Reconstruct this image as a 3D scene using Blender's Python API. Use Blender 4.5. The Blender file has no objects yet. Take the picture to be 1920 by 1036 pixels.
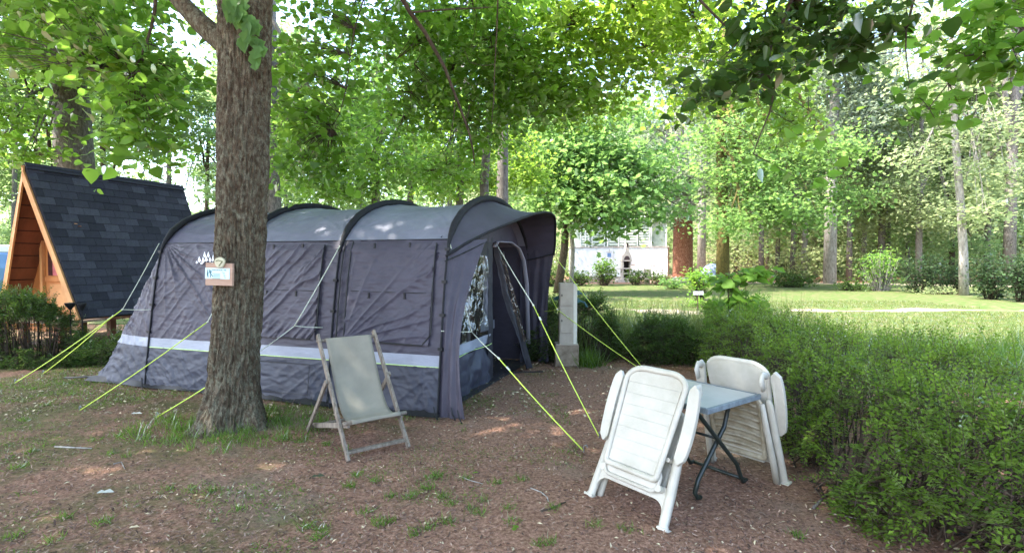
import bpy, math, random
import numpy as np
from mathutils import Vector, Matrix

# ---------------------------------------------------------------- camera, world, sun, exposure
scene = bpy.context.scene
COL = scene.collection
CAM_H, FPX, HORIZON = 1.6, 1000.0, 490.0
cam_data = bpy.data.cameras.new('camera')
cam = bpy.data.objects.new('camera', cam_data)
COL.objects.link(cam)
cam_data.sensor_width = 36.0
cam_data.lens = 36.0 * FPX / 1920.0
cam_data.clip_start = 0.05
cam_data.clip_end = 2000.0
cam.location = (0, 0, CAM_H)
cam.rotation_euler = (math.radians(90) - math.atan((518.0 - HORIZON) / FPX), 0, 0)
scene.camera = cam

SUN_EL, SUN_AZ = math.radians(59), math.radians(-104)      # azimuth from +Y (view direction), negative = left
world = bpy.data.worlds.new('World')
scene.world = world
world.use_nodes = True
wn = world.node_tree.nodes
wl = world.node_tree.links
sky = wn.new('ShaderNodeTexSky')
sky.sky_type = 'NISHITA'
sky.sun_disc = False
sky.sun_elevation = SUN_EL
sky.sun_rotation = SUN_AZ
sky.air_density = 1.0
sky.dust_density = 2.5
sky.ozone_density = 1.0
bg = wn['Background']
bg.inputs['Strength'].default_value = 0.15
wl.new(sky.outputs['Color'], bg.inputs['Color'])

sun_data = bpy.data.lights.new('sun', 'SUN')
sun_data.energy = 2.3
sun_data.angle = math.radians(0.6)
sun_data.color = (1.0, 0.95, 0.86)
sun = bpy.data.objects.new('sun', sun_data)
COL.objects.link(sun)
sdir = Vector((math.sin(SUN_AZ) * math.cos(SUN_EL), math.cos(SUN_AZ) * math.cos(SUN_EL), math.sin(SUN_EL)))
sun.rotation_euler = sdir.to_track_quat('Z', 'Y').to_euler()
sun.location = (-20, 25, 40)

scene.view_settings.view_transform = 'Standard'
scene.view_settings.look = 'None'
scene.view_settings.gamma = 1.0
scene.view_settings.use_curve_mapping = False
scene.view_settings.exposure = 3.02
scene.render.engine = 'CYCLES'
cy = scene.cycles
cy.max_bounces = 7
cy.diffuse_bounces = 4
cy.glossy_bounces = 2
cy.transmission_bounces = 5
cy.transparent_max_bounces = 8
cy.use_denoising = True
cy.caustics_reflective = False
cy.caustics_refractive = False
cy.sample_clamp_indirect = 4.0

# ---------------------------------------------------------------- helpers
PI = math.pi
random.seed(4)

def P(px, py, d):
    """world point seen at photo pixel (px,py) at forward distance d"""
    return np.array([(px - 960.0) * d / FPX, d, CAM_H + (HORIZON - py) * d / FPX])

def G(px, py):
    """ground point under photo pixel"""
    d = CAM_H * FPX / (py - HORIZON)
    return np.array([(px - 960.0) * d / FPX, d, 0.0])

def tag(o, label=None, cat=None, group=None, kind=None):
    if label: o['label'] = label
    if cat: o['category'] = cat
    if group: o['group'] = group
    if kind: o['kind'] = kind
    return o

def thing(name, label, cat, loc=(0, 0, 0), rot=(0, 0, 0), group=None):
    o = bpy.data.objects.new(name, None)
    o.empty_display_size = 0.2
    COL.objects.link(o)
    o.location = Vector(loc)
    o.rotation_euler = rot
    return tag(o, label, cat, group)

def basis(d, up=(0, 0, 1)):
    d = np.asarray(d, float); d = d / (np.linalg.norm(d) + 1e-9)
    up = np.asarray(up, float)
    if abs(np.dot(d, up)) > 0.97: up = np.array([1.0, 0.0, 0.0])
    x = np.cross(up, d); x /= np.linalg.norm(x)
    y = np.cross(d, x)
    return x, y, d

class MB:
    def __init__(s): s.v = []; s.f = []
    def add(s, vs, fs):
        n = len(s.v)
        s.v.extend([tuple(map(float, p)) for p in vs])
        s.f.extend([tuple(n + i for i in f) for f in fs])
        return s
    def box(s, c, size, X=(1, 0, 0), Y=(0, 1, 0), Z=(0, 0, 1)):
        c = np.array(c, float); X = np.array(X, float); Y = np.array(Y, float); Z = np.array(Z, float)
        hx, hy, hz = [q / 2 for q in size]
        vs = [c + X * a * hx + Y * b * hy + Z * d * hz for d in (-1, 1) for b in (-1, 1) for a in (-1, 1)]
        return s.add(vs, [(0, 2, 3, 1), (4, 5, 7, 6), (0, 1, 5, 4), (2, 6, 7, 3), (0, 4, 6, 2), (1, 3, 7, 5)])
    def bar(s, a, b, w, t, up=(0, 0, 1)):
        """box bar from a to b, w along the side axis, t along the up-ish axis"""
        a = np.array(a, float); b = np.array(b, float)
        x, y, d = basis(b - a, up)
        return s.box((a + b) / 2, (w, t, np.linalg.norm(b - a)), x, y, d)
    def tube(s, pts, r, n=8, cap=True, squash=1.0, up=(0, 0, 1)):
        pts = [np.array(p, float) for p in pts]
        rs = r if hasattr(r, '__len__') else [r] * len(pts)
        vs = []; m = len(pts); px = None
        for i, p in enumerate(pts):
            d = pts[min(i + 1, m - 1)] - pts[max(i - 1, 0)]
            d = d / (np.linalg.norm(d) + 1e-9)
            if px is None: x, y, _ = basis(d, up)
            else:
                x = px - d * np.dot(px, d); x /= (np.linalg.norm(x) + 1e-9); y = np.cross(d, x)
            px = x
            for k in range(n):
                a = 2 * PI * k / n
                vs.append(p + rs[i] * (math.cos(a) * x + squash * math.sin(a) * y))
        fs = [(i * n + k, i * n + (k + 1) % n, (i + 1) * n + (k + 1) % n, (i + 1) * n + k) for i in range(m - 1) for k in range(n)]
        if cap: fs += [tuple(range(n))[::-1], tuple((m - 1) * n + k for k in range(n))]
        return s.add(vs, fs)
    def slab(s, pts, off):
        """polygon extruded by the vector off"""
        n = len(pts); off = np.array(off, float)
        vs = [np.array(p, float) for p in pts] + [np.array(p, float) + off for p in pts]
        return s.add(vs, [tuple(range(n))[::-1], tuple(range(n, 2 * n))] + [(i, (i + 1) % n, n + (i + 1) % n, n + i) for i in range(n)])
    def grid(s, g):
        """g: array (a,b,3)"""
        a, b = g.shape[:2]
        return s.add(g.reshape(-1, 3), [(i * b + j, i * b + j + 1, (i + 1) * b + j + 1, (i + 1) * b + j) for i in range(a - 1) for j in range(b - 1)])
    def build(s, name, m, parent=None, smooth=False, bevel=0, local=False, mat_slots=None):
        v = s.v
        if parent is not None and not local:
            L = parent.location.copy()
            q = parent
            while q.parent is not None:
                q = q.parent; L = L + q.location
            v = [(a - L.x, b - L.y, c - L.z) for a, b, c in v]
        me = bpy.data.meshes.new(name)
        me.from_pydata(v, [], s.f)
        me.materials.append(m)
        if smooth:
            me.polygons.foreach_set('use_smooth', [True] * len(me.polygons))
        o = bpy.data.objects.new(name, me)
        COL.objects.link(o)
        if parent is not None: o.parent = parent
        if bevel:
            bm = o.modifiers.new('bevel', 'BEVEL'); bm.width = bevel; bm.segments = 2; bm.limit_method = 'ANGLE'; bm.angle_limit = math.radians(40)
        return o

def np_mesh(name, V, F, m, parent=None, smooth=False):
    """V (n,3), F (k,c) with constant corner count c"""
    V = np.ascontiguousarray(V, dtype=np.float32); F = np.ascontiguousarray(F, dtype=np.int32)
    if parent is not None:
        L = parent.location; V = V - np.array([L.x, L.y, L.z], np.float32)
    me = bpy.data.meshes.new(name)
    c = F.shape[1]
    me.vertices.add(len(V)); me.vertices.foreach_set('co', V.ravel())
    me.loops.add(F.size); me.loops.foreach_set('vertex_index', F.ravel())
    me.polygons.add(len(F)); me.polygons.foreach_set('loop_start', np.arange(0, F.size, c, dtype=np.int32))
    if smooth: me.polygons.foreach_set('use_smooth', np.ones(len(F), bool))
    me.update(calc_edges=True)
    me.materials.append(m)
    o = bpy.data.objects.new(name, me)
    COL.objects.link(o)
    if parent is not None: o.parent = parent
    return o

def copy_tree(o, parent=None):
    c = o.copy(); COL.objects.link(c)
    if parent is not None: c.parent = parent
    for ch in list(o.children): copy_tree(ch, c)
    return c

# value noise (numpy)
def _h(ix, iy, iz, seed):
    n = (ix * 374761393 + iy * 668265263 + iz * 2147483647 + seed * 1274126177) & 0xFFFFFFFF
    n = ((n ^ (n >> 13)) * 1274126177) & 0xFFFFFFFF
    return ((n ^ (n >> 16)) & 0xFFFF) / 65535.0
def vnoise(x, y, z=0.0, seed=1):
    x, y, z = np.broadcast_arrays(np.asarray(x, float), np.asarray(y, float), np.asarray(z, float))
    xi, yi, zi = np.floor(x).astype(np.int64), np.floor(y).astype(np.int64), np.floor(z).astype(np.int64)
    fx, fy, fz = x - xi, y - yi, z - zi
    fx, fy, fz = [t * t * (3 - 2 * t) for t in (fx, fy, fz)]
    r = 0
    for dx in (0, 1):
        for dy in (0, 1):
            for dz in (0, 1):
                w = (fx if dx else 1 - fx) * (fy if dy else 1 - fy) * (fz if dz else 1 - fz)
                r = r + w * _h(xi + dx, yi + dy, zi + dz, seed)
    return r * 2 - 1
def fbm(x, y, z=0.0, seed=1, o=4):
    r = 0; a = 1.0
    for i in range(o):
        r = r + a * vnoise(np.asarray(x) * 2 ** i, np.asarray(y) * 2 ** i, np.asarray(z) * 2 ** i, seed + i * 7); a *= 0.5
    return r

# ---------------------------------------------------------------- materials
def new_mat(name):
    m = bpy.data.materials.new(name); m.use_nodes = True
    nt = m.node_tree
    return m, nt, nt.nodes, nt.links, nt.nodes['Principled BSDF']

def ramp(N, L, src, stops):
    r = N.new('ShaderNodeValToRGB')
    el = r.color_ramp.elements
    while len(el) < len(stops): el.new(0.5)
    for e, (p, c) in zip(el, stops):
        e.position = p; e.color = (*c, 1) if len(c) == 3 else c
    L.new(src, r.inputs[0])
    return r

def noise_node(N, L, scale, detail=4, rough=0.6, coords='Object', stretch=None):
    tc = N.new('ShaderNodeTexCoord')
    n = N.new('ShaderNodeTexNoise'); n.inputs['Scale'].default_value = scale
    n.inputs['Detail'].default_value = detail; n.inputs['Roughness'].default_value = rough
    if stretch:
        mp = N.new('ShaderNodeMapping'); mp.inputs['Scale'].default_value = stretch
        L.new(tc.outputs[coords], mp.inputs[0]); L.new(mp.outputs[0], n.inputs['Vector'])
    else: L.new(tc.outputs[coords], n.inputs['Vector'])
    return n

def mat(name, c1, c2=None, scale=6, rough=0.6, bump=0.0, bscale=60, spec=0.3, metal=0, stretch=None, bstretch=None, lo=0.35, hi=0.65, island=0.0, sheen=0, bdist=0.01, detail=5):
    m, nt, N, L, B = new_mat(name)
    B.inputs['Roughness'].default_value = rough
    B.inputs['Specular IOR Level'].default_value = spec
    B.inputs['Metallic'].default_value = metal
    if sheen: B.inputs['Sheen Weight'].default_value = sheen
    c2 = c2 or tuple(x * 0.8 for x in c1)
    n = noise_node(N, L, scale, detail, 0.6, stretch=stretch)
    r = ramp(N, L, n.outputs['Fac'], [(lo, c2), (hi, c1)])
    out = r.outputs['Color']
    if island:
        g = N.new('ShaderNodeNewGeometry')
        mr = N.new('ShaderNodeMapRange'); mr.inputs['To Min'].default_value = 1 - island; mr.inputs['To Max'].default_value = 1 + island
        L.new(g.outputs['Random Per Island'], mr.inputs['Value'])
        h = N.new('ShaderNodeHueSaturation'); L.new(out, h.inputs['Color']); L.new(mr.outputs['Result'], h.inputs['Value'])
        out = h.outputs['Color']
    L.new(out, B.inputs['Base Color'])
    if bump:
        b = N.new('ShaderNodeBump'); b.inputs['Strength'].default_value = bump; b.inputs['Distance'].default_value = bdist
        n2 = noise_node(N, L, bscale, 4, 0.6, stretch=bstretch or stretch)
        L.new(n2.outputs['Fac'], b.inputs['Height']); L.new(b.outputs['Normal'], B.inputs['Normal'])
    return m

def leaf_mat(name, c1, c2, trans, tw=0.55, gloss=0.2, hue=0.03, spread=0.25):
    """two-sided leaf: diffuse top with random per-leaf colour, light glows through"""
    m, nt, N, L, B = new_mat(name)
    N.remove(B)
    out = N['Material Output']
    g = N.new('ShaderNodeNewGeometry')
    r = ramp(N, L, g.outputs['Random Per Island'], [(0.0, c1), (0.75, c2), (1.0, tuple(min(1, x * 1.5) for x in c2))])
    d = N.new('ShaderNodeBsdfDiffuse'); L.new(r.outputs[0], d.inputs['Color'])
    t = N.new('ShaderNodeBsdfTranslucent')
    mul = N.new('ShaderNodeMixRGB'); mul.inputs['Fac'].default_value = 0.35
    mul.inputs['Color1'].default_value = (*trans, 1)
    L.new(r.outputs[0], mul.inputs['Color2']); L.new(mul.outputs[0], t.inputs['Color'])
    mx = N.new('ShaderNodeMixShader'); mx.inputs[0].default_value = tw
    L.new(d.outputs[0], mx.inputs[1]); L.new(t.outputs[0], mx.inputs[2])
    gl = N.new('ShaderNodeBsdfGlossy'); gl.inputs['Roughness'].default_value = 0.42
    gl.inputs['Color'].default_value = (1, 1, 1, 1)
    lw = N.new('ShaderNodeFresnel'); lw.inputs['IOR'].default_value = 1.35
    mm = N.new('ShaderNodeMath'); mm.operation = 'MULTIPLY'; mm.inputs[1].default_value = gloss
    L.new(lw.outputs[0], mm.inputs[0])
    m2 = N.new('ShaderNodeMixShader'); L.new(mm.outputs[0], m2.inputs[0])
    L.new(mx.outputs[0], m2.inputs[1]); L.new(gl.outputs[0], m2.inputs[2])
    L.new(m2.outputs[0], out.inputs['Surface'])
    return m

M = {}
M['leaf_linden'] = leaf_mat('linden leaf', (0.05, 0.11, 0.015), (0.09, 0.18, 0.022), (0.42, 0.72, 0.09), tw=0.6)
M['leaf_backlit'] = leaf_mat('backlit darkened leaf', (0.022, 0.05, 0.012), (0.04, 0.085, 0.018), (0.14, 0.26, 0.025), tw=0.42)  # backlit leaves of the right bough, their shade put into the colour
M['leaf_maple'] = leaf_mat('maple leaf', (0.065, 0.13, 0.04), (0.11, 0.20, 0.065), (0.40, 0.66, 0.15), tw=0.55)
M['leaf_mid'] = leaf_mat('mid green leaf', (0.06, 0.12, 0.035), (0.11, 0.19, 0.055), (0.38, 0.62, 0.14), tw=0.58)
M['leaf_yellow'] = leaf_mat('yellow green leaf', (0.07, 0.13, 0.016), (0.12, 0.20, 0.022), (0.52, 0.76, 0.09), tw=0.6)
M['leaf_wood'] = leaf_mat('woodland leaf', (0.055, 0.11, 0.028), (0.10, 0.19, 0.045), (0.48, 0.78, 0.12), tw=0.6)
M['leaf_hazed'] = leaf_mat('haze-paled woodland leaf', (0.085, 0.14, 0.055), (0.15, 0.22, 0.095), (0.50, 0.70, 0.24), tw=0.58)  # woodland leaf made paler: distance haze put into the colour
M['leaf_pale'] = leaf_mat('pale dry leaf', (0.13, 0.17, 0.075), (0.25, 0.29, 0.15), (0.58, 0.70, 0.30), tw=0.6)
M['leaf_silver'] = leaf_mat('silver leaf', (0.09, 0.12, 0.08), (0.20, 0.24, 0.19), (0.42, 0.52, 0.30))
M['leaf_hedge'] = leaf_mat('hedge leaf', (0.06, 0.115, 0.016), (0.115, 0.185, 0.028), (0.42, 0.60, 0.05), tw=0.45, gloss=0.25)
M['leaf_shrub'] = leaf_mat('shrub leaf', (0.028, 0.058, 0.014), (0.06, 0.105, 0.025), (0.20, 0.32, 0.04), tw=0.4)
M['leaf_yew'] = leaf_mat('dark needle', (0.018, 0.036, 0.016), (0.035, 0.065, 0.025), (0.06, 0.12, 0.03), tw=0.3)
M['leaf_fresh'] = leaf_mat('fresh big leaf', (0.09, 0.19, 0.03), (0.13, 0.25, 0.04), (0.38, 0.60, 0.06))
M['grass'] = leaf_mat('grass blade', (0.05, 0.10, 0.018), (0.10, 0.17, 0.03), (0.28, 0.45, 0.06), tw=0.45)
M['grass_dry'] = leaf_mat('dry grass', (0.09, 0.115, 0.032), (0.15, 0.17, 0.055), (0.30, 0.40, 0.08), tw=0.4)
M['twig'] = mat('twig bark', (0.09, 0.065, 0.045), (0.045, 0.033, 0.025), 20, 0.8)
M['rope_lime'] = mat('lime rope', (0.60, 0.75, 0.10), (0.50, 0.64, 0.08), 40, 0.55)
M['rope_white'] = mat('pale rope', (0.62, 0.64, 0.52), (0.5, 0.52, 0.42), 40, 0.55)
M['black'] = mat('black webbing', (0.012, 0.012, 0.014), (0.02, 0.02, 0.022), 20, 0.5)
M['peg'] = mat('steel peg', (0.35, 0.35, 0.36), (0.2, 0.2, 0.2), 30, 0.4, metal=0.8)

def bark_mat(name, dark, mid, light, lichen=None, lich_amt=0.5, vs=14, scale=5, bump=0.6):
    m, nt, N, L, B = new_mat(name)
    B.inputs['Roughness'].default_value = 0.9
    B.inputs['Specular IOR Level'].default_value = 0.15
    n = noise_node(N, L, scale * 4, 8, 0.7, stretch=(1, 1, 0.4))
    r = ramp(N, L, n.outputs['Fac'], [(0.32, dark), (0.5, mid), (0.68, light)])
    col = r.outputs[0]
    if lichen:
        n3 = noise_node(N, L, scale * 3.6, 9, 0.85, stretch=(1, 1, 0.6))
        r3 = ramp(N, L, n3.outputs['Fac'], [(0.60 - 0.2 * lich_amt, (0, 0, 0)), (0.72 - 0.2 * lich_amt, (0.85, 0.85, 0.85))])
        n4 = noise_node(N, L, 60, 3, 0.7)
        r4 = ramp(N, L, n4.outputs['Fac'], [(0.35, tuple(x * 0.55 for x in lichen)), (0.65, lichen)])
        mx = N.new('ShaderNodeMixRGB'); L.new(r3.outputs[0], mx.inputs[0]); L.new(col, mx.inputs[1]); L.new(r4.outputs[0], mx.inputs[2])
        col = mx.outputs[0]
    L.new(col, B.inputs['Base Color'])
    b = N.new('ShaderNodeBump'); b.inputs['Strength'].default_value = bump; b.inputs['Distance'].default_value = 0.03
    n2 = noise_node(N, L, scale * 6, 6, 0.7, stretch=(1, 1, 0.22))
    L.new(n2.outputs['Fac'], b.inputs['Height']); L.new(b.outputs[0], B.inputs['Normal'])
    return m
M['bark_main'] = bark_mat('lichened bark', (0.024, 0.015, 0.010), (0.088, 0.062, 0.040), (0.155, 0.118, 0.082), (0.27, 0.26, 0.185), 0.66, scale=7, bump=1.0)
M['bark_grey'] = bark_mat('grey bark', (0.06, 0.05, 0.045), (0.15, 0.13, 0.12), (0.26, 0.23, 0.21), (0.3, 0.3, 0.26), 0.4)
M['bark_red'] = bark_mat('red bark', (0.06, 0.024, 0.016), (0.23, 0.085, 0.05), (0.36, 0.21, 0.15), None, bump=1.0)
M['bark_pale'] = bark_mat('pale bark', (0.14, 0.12, 0.10), (0.30, 0.27, 0.24), (0.42, 0.39, 0.35), None, scale=3)
M['bark_moss'] = bark_mat('mossy bark', (0.04, 0.03, 0.015), (0.12, 0.09, 0.035), (0.19, 0.15, 0.05), (0.12, 0.13, 0.04), 0.5)
M['bark_dark'] = bark_mat('dark bark', (0.03, 0.022, 0.016), (0.075, 0.055, 0.04), (0.13, 0.10, 0.08))

# ---------------------------------------------------------------- foliage generators
T_DIA = (np.array([[0, 0, 0], [-0.42, 0.45, 0.10], [0, 1, -0.06], [0.42, 0.45, 0.10]], float), np.array([[0, 2, 1], [0, 3, 2]]))
_h5 = [[0, 0, 0], [-0.34, 0.10, 0.05], [-0.47, 0.42, 0.09], [-0.27, 0.76, 0.04], [0, 1.06, -0.07]]
T_HEART = (np.array(_h5 + [[0.34, 0.10, 0.05], [0.47, 0.42, 0.09], [0.27, 0.76, 0.04]], float), np.array([[0, 4, 3, 2, 1], [0, 5, 6, 7, 4]]))
T_MAPLE = (np.array([[0, 0, 0], [-0.45, 0.18, 0.07], [-0.24, 0.42, 0.03], [-0.50, 0.70, 0.06], [0, 1.1, -0.08],
                     [0.45, 0.18, 0.07], [0.24, 0.42, 0.03], [0.50, 0.70, 0.06]], float), np.array([[0, 4, 3, 2, 1], [0, 5, 6, 7, 4]]))
T_BLADE = (np.array([[-0.5, 0, 0], [0.5, 0, 0], [-0.35, 0.55, 0.02], [0.35, 0.55, 0.02], [0.05, 1, 0.16], [-0.05, 1, 0.16]], float), np.array([[0, 1, 3, 2], [2, 3, 4, 5]]))

def place(C, Yd, Nn, size, T, wid=None):
    """leaves at C growing along Yd with face normal Nn"""
    V, F = T
    Y = Yd / (np.linalg.norm(Yd, axis=1, keepdims=True) + 1e-9)
    X = np.cross(Y, Nn); X /= (np.linalg.norm(X, axis=1, keepdims=True) + 1e-9)
    Z = np.cross(X, Y)
    s = size[:, None, None]
    w = (size if wid is None else wid)[:, None, None]
    out = C[:, None, :] + w * V[None, :, 0:1] * X[:, None, :] + s * (V[None, :, 1:2] * Y[:, None, :] + V[None, :, 2:3] * Z[:, None, :])
    n, k = len(C), len(V)
    f = (F[None] + (np.arange(n) * k)[:, None, None]).reshape(-1, F.shape[1])
    return out.reshape(-1, 3), f

def sprays(rng, ells, per=14, sr=0.28, shell=0.45):
    """ells: list of (center, radii, n leaves). Returns leaf points, spray centres"""
    pts, cen = [], []
    for c, r, n in ells:
        k = max(1, int(n / per))
        d = rng.normal(size=(k, 3)); d /= np.linalg.norm(d, axis=1, keepdims=True)
        rad = rng.random((k, 1)) ** shell
        sc = np.array(c) + d * rad * np.array(r)
        o = rng.normal(size=(k, per, 3)) * np.array([sr, sr, sr * 0.33])
        tilt = rng.normal(size=(k, 1, 2)) * 0.35
        o[:, :, 2:3] += (o[:, :, :2] * tilt).sum(2, keepdims=True)
        pts.append((sc[:, None] + o).reshape(-1, 3)); cen.append(sc)
    return np.concatenate(pts), np.concatenate(cen)

def leaves_at(rng, pts, size, T, up=1.0, droop=0.35, svar=0.4):
    n = len(pts)
    N_ = rng.normal(size=(n, 3)); N_[:, 2] = np.abs(N_[:, 2]) + up
    Yd = rng.normal(size=(n, 3)); Yd[:, 2] = Yd[:, 2] * 0.35 - droop
    return place(pts, Yd, N_, size * (1 + svar * rng.normal(size=n)).clip(0.45, 1.7), T)

def sticks_np(P0, P1, r0, r1):
    """many thin triangular prisms"""
    d = P1 - P0; d = d / (np.linalg.norm(d, axis=1, keepdims=True) + 1e-9)
    a = np.cross(d, np.array([0.3, 0.2, 1.0])); a /= (np.linalg.norm(a, axis=1, keepdims=True) + 1e-9)
    b = np.cross(d, a)
    n = len(P0); V = np.zeros((n, 6, 3))
    r0 = np.broadcast_to(r0, (n,))[:, None]; r1 = np.broadcast_to(r1, (n,))[:, None]
    for k in range(3):
        u = math.cos(2 * PI * k / 3) * a + math.sin(2 * PI * k / 3) * b
        V[:, k] = P0 + u * r0; V[:, 3 + k] = P1 + u * r1
    F = np.array([[0, 1, 4, 3], [1, 2, 5, 4], [2, 0, 3, 5]])
    f = (F[None] + (np.arange(n) * 6)[:, None, None]).reshape(-1, 4)
    return V.reshape(-1, 3), f

def curve(a, b, sag=0.0, bend=0.0, n=7, rng=None, wob=0.0):
    a = np.array(a, float); b = np.array(b, float)
    t = np.linspace(0, 1, n)[:, None]
    p = a + (b - a) * t
    p[:, 2] += sag * np.sin(PI * t[:, 0])
    side = np.cross(b - a, [0, 0, 1.0]); side /= (np.linalg.norm(side) + 1e-9)
    p += side * bend * np.sin(PI * t)
    if rng is not None and wob:
        w = rng.normal(size=(n, 3)) * wob; w[0] = 0; w[-1] = 0; p += w
    return p

def poly_at(poly, t):
    poly = np.asarray(poly); x = t * (len(poly) - 1); i = min(int(x), len(poly) - 2)
    return poly[i] + (poly[i + 1] - poly[i]) * (x - i)

def tree(name, label, base, path, radii, ells, leafm, barkm, size=0.1, T=T_DIA, per=14, sr=0.3, seed=1, up=1.0,
         droop=0.35, twigs=True, limb_r=0.06, group=None, sides=12, extra=None, limb_from=(0.45, 0.95), big=None, limbs=True, shell=0.45):
    """trunk along path (world points); ellipsoid leaf masses reached by limbs"""
    rng = np.random.default_rng(seed)
    t = thing(name, label, 'tree', base, group=group)
    path = np.asarray(path, float)
    m = MB(); m.tube(path, radii, sides)
    tr = m.build('trunk', M[barkm], t, smooth=True)
    tips = []
    if limbs:
        lb = MB()
        for (c, r, n) in ells:
            c = np.array(c, float)
            f = rng.uniform(*limb_from)
            a = poly_at(path, f)
            ra = float(np.interp(f, np.linspace(0, 1, len(radii)), radii))
            L = np.linalg.norm(c - a)
            r0 = min(ra * 0.7, limb_r * (0.5 + L / 5))
            cv = curve(a, c, sag=L * 0.10, bend=rng.normal() * L * 0.06, n=8, rng=rng, wob=L * 0.012)
            lb.tube(cv, np.linspace(r0, 0.012, 8), 6, cap=False)
            tips.append(cv)
            for q in range(3):
                e = c + rng.normal(size=3) * np.array(r) * 0.45
                s_ = poly_at(cv, rng.uniform(0.4, 0.9))
                c2 = curve(s_, e, sag=0.1, n=5, rng=rng, wob=0.03)
                lb.tube(c2, np.linspace(r0 * 0.35, 0.006, 5), 5, cap=False); tips.append(c2)
        lb.build('limb', M[barkm], t, smooth=True)
    if extra: 
        for ex in extra: tips.append(np.asarray(ex))
    pts, cen = sprays(rng, ells, per, sr, shell)
    V, F = leaves_at(rng, pts, size, T, up, droop)
    fo = tag(np_mesh('foliage', V, F, M[leafm], t), kind='stuff')
    if big:
        ce, cs, cn = big
        p2, _ = sprays(rng, ce, per, sr * 1.6)
        V, F = leaves_at(rng, p2, cs, T_DIA, up, droop)
        tag(np_mesh('foliage', V, F, M[leafm], t), kind='stuff')
    if twigs and tips:
        tp = np.concatenate([np.asarray(x)[1:] for x in tips])
        k = min(len(cen), 2500)
        cs_ = cen[rng.permutation(len(cen))[:k]]
        d = ((cs_[:, None, :] - tp[None]) ** 2).sum(2)
        src = tp[d.argmin(1)]
        ok = np.sqrt(d.min(1)) < 2.5
        src, cs_ = src[ok], cs_[ok]
        mid = (src + cs_) / 2 + rng.normal(size=src.shape) * 0.05
        V1, F1 = sticks_np(src, mid, 0.007, 0.005); V2, F2 = sticks_np(mid, cs_, 0.005, 0.002)
        tag(np_mesh('twigs', np.concatenate([V1, V2]), np.concatenate([F1, F2 + len(V1)]), M['twig'], t), kind='stuff')
    return t
# ================================================================ SETTING: ground, lawn, path, hillside
def ground_mat():
    m, nt, N, L, B = new_mat('bark mulch and trodden soil')
    B.inputs['Roughness'].default_value = 0.95; B.inputs['Specular IOR Level'].default_value = 0.1
    n1 = noise_node(N, L, 38, 8, 0.75)
    r1 = ramp(N, L, n1.outputs['Fac'], [(0.28, (0.062, 0.031, 0.020)), (0.46, (0.205, 0.110, 0.074)), (0.60, (0.36, 0.212, 0.150)), (0.74, (0.53, 0.365, 0.265))])
    n2 = noise_node(N, L, 1.1, 5, 0.6)
    tc = N.new('ShaderNodeTexCoord'); sp = N.new('ShaderNodeSeparateXYZ'); L.new(tc.outputs['Object'], sp.inputs[0])
    # mossy film: stronger to the left of the chair
    mr = N.new('ShaderNodeMapRange'); mr.inputs['From Min'].default_value = 0.8; mr.inputs['From Max'].default_value = -2.5
    mr.inputs['To Min'].default_value = -0.16; mr.inputs['To Max'].default_value = 0.10; L.new(sp.outputs['X'], mr.inputs['Value'])
    ad = N.new('ShaderNodeMath'); ad.operation = 'ADD'; L.new(n2.outputs['Fac'], ad.inputs[0]); L.new(mr.outputs[0], ad.inputs[1])
    n3 = noise_node(N, L, 14, 6, 0.75)
    ad2 = N.new('ShaderNodeMath'); ad2.operation = 'MULTIPLY_ADD'; L.new(n3.outputs['Fac'], ad2.inputs[0]); ad2.inputs[1].default_value = 0.5; L.new(ad.outputs[0], ad2.inputs[2])
    rm = ramp(N, L, ad2.outputs[0], [(0.77, (0, 0, 0)), (0.94, (0.8, 0.8, 0.8))])
    n5 = noise_node(N, L, 50, 5, 0.7)
    rg = ramp(N, L, n5.outputs['Fac'], [(0.3, (0.045, 0.055, 0.018)), (0.6, (0.12, 0.125, 0.045)), (0.8, (0.20, 0.17, 0.09))])
    mx = N.new('ShaderNodeMixRGB'); L.new(rm.outputs[0], mx.inputs[0]); L.new(r1.outputs[0], mx.inputs[1]); L.new(rg.outputs[0], mx.inputs[2])
    # smoother worn soil patches
    n6 = noise_node(N, L, 0.7, 4, 0.55)
    rp = ramp(N, L, n6.outputs['Fac'], [(0.56, (0, 0, 0)), (0.66, (0.6, 0.6, 0.6))])
    mx2 = N.new('ShaderNodeMixRGB'); L.new(rp.outputs[0], mx2.inputs[0]); L.new(mx.outputs[0], mx2.inputs[1]); mx2.inputs[2].default_value = (0.27, 0.20, 0.155, 1)
    L.new(mx2.outputs[0], B.inputs['Base Color'])
    b = N.new('ShaderNodeBump'); b.inputs['Strength'].default_value = 0.9; b.inputs['Distance'].default_value = 0.02
    L.new(n1.outputs['Fac'], b.inputs['Height']); L.new(b.outputs[0], B.inputs['Normal'])
    return m
M['ground'] = ground_mat()
M['lawn'] = mat('sparse lawn', (0.065, 0.100, 0.026), (0.14, 0.112, 0.066), 3, 0.95, 0.6, 40, 0.1, lo=0.38, hi=0.52, detail=9)
M['path'] = mat('pale gravel path', (0.27, 0.23, 0.18), (0.18, 0.155, 0.10), 1.5, 0.95, 0.5, 60, 0.1)
M['far'] = mat('far ground', (0.10, 0.12, 0.05), (0.16, 0.13, 0.08), 0.5, 0.95, 0.3, 8, 0.1)

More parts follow.
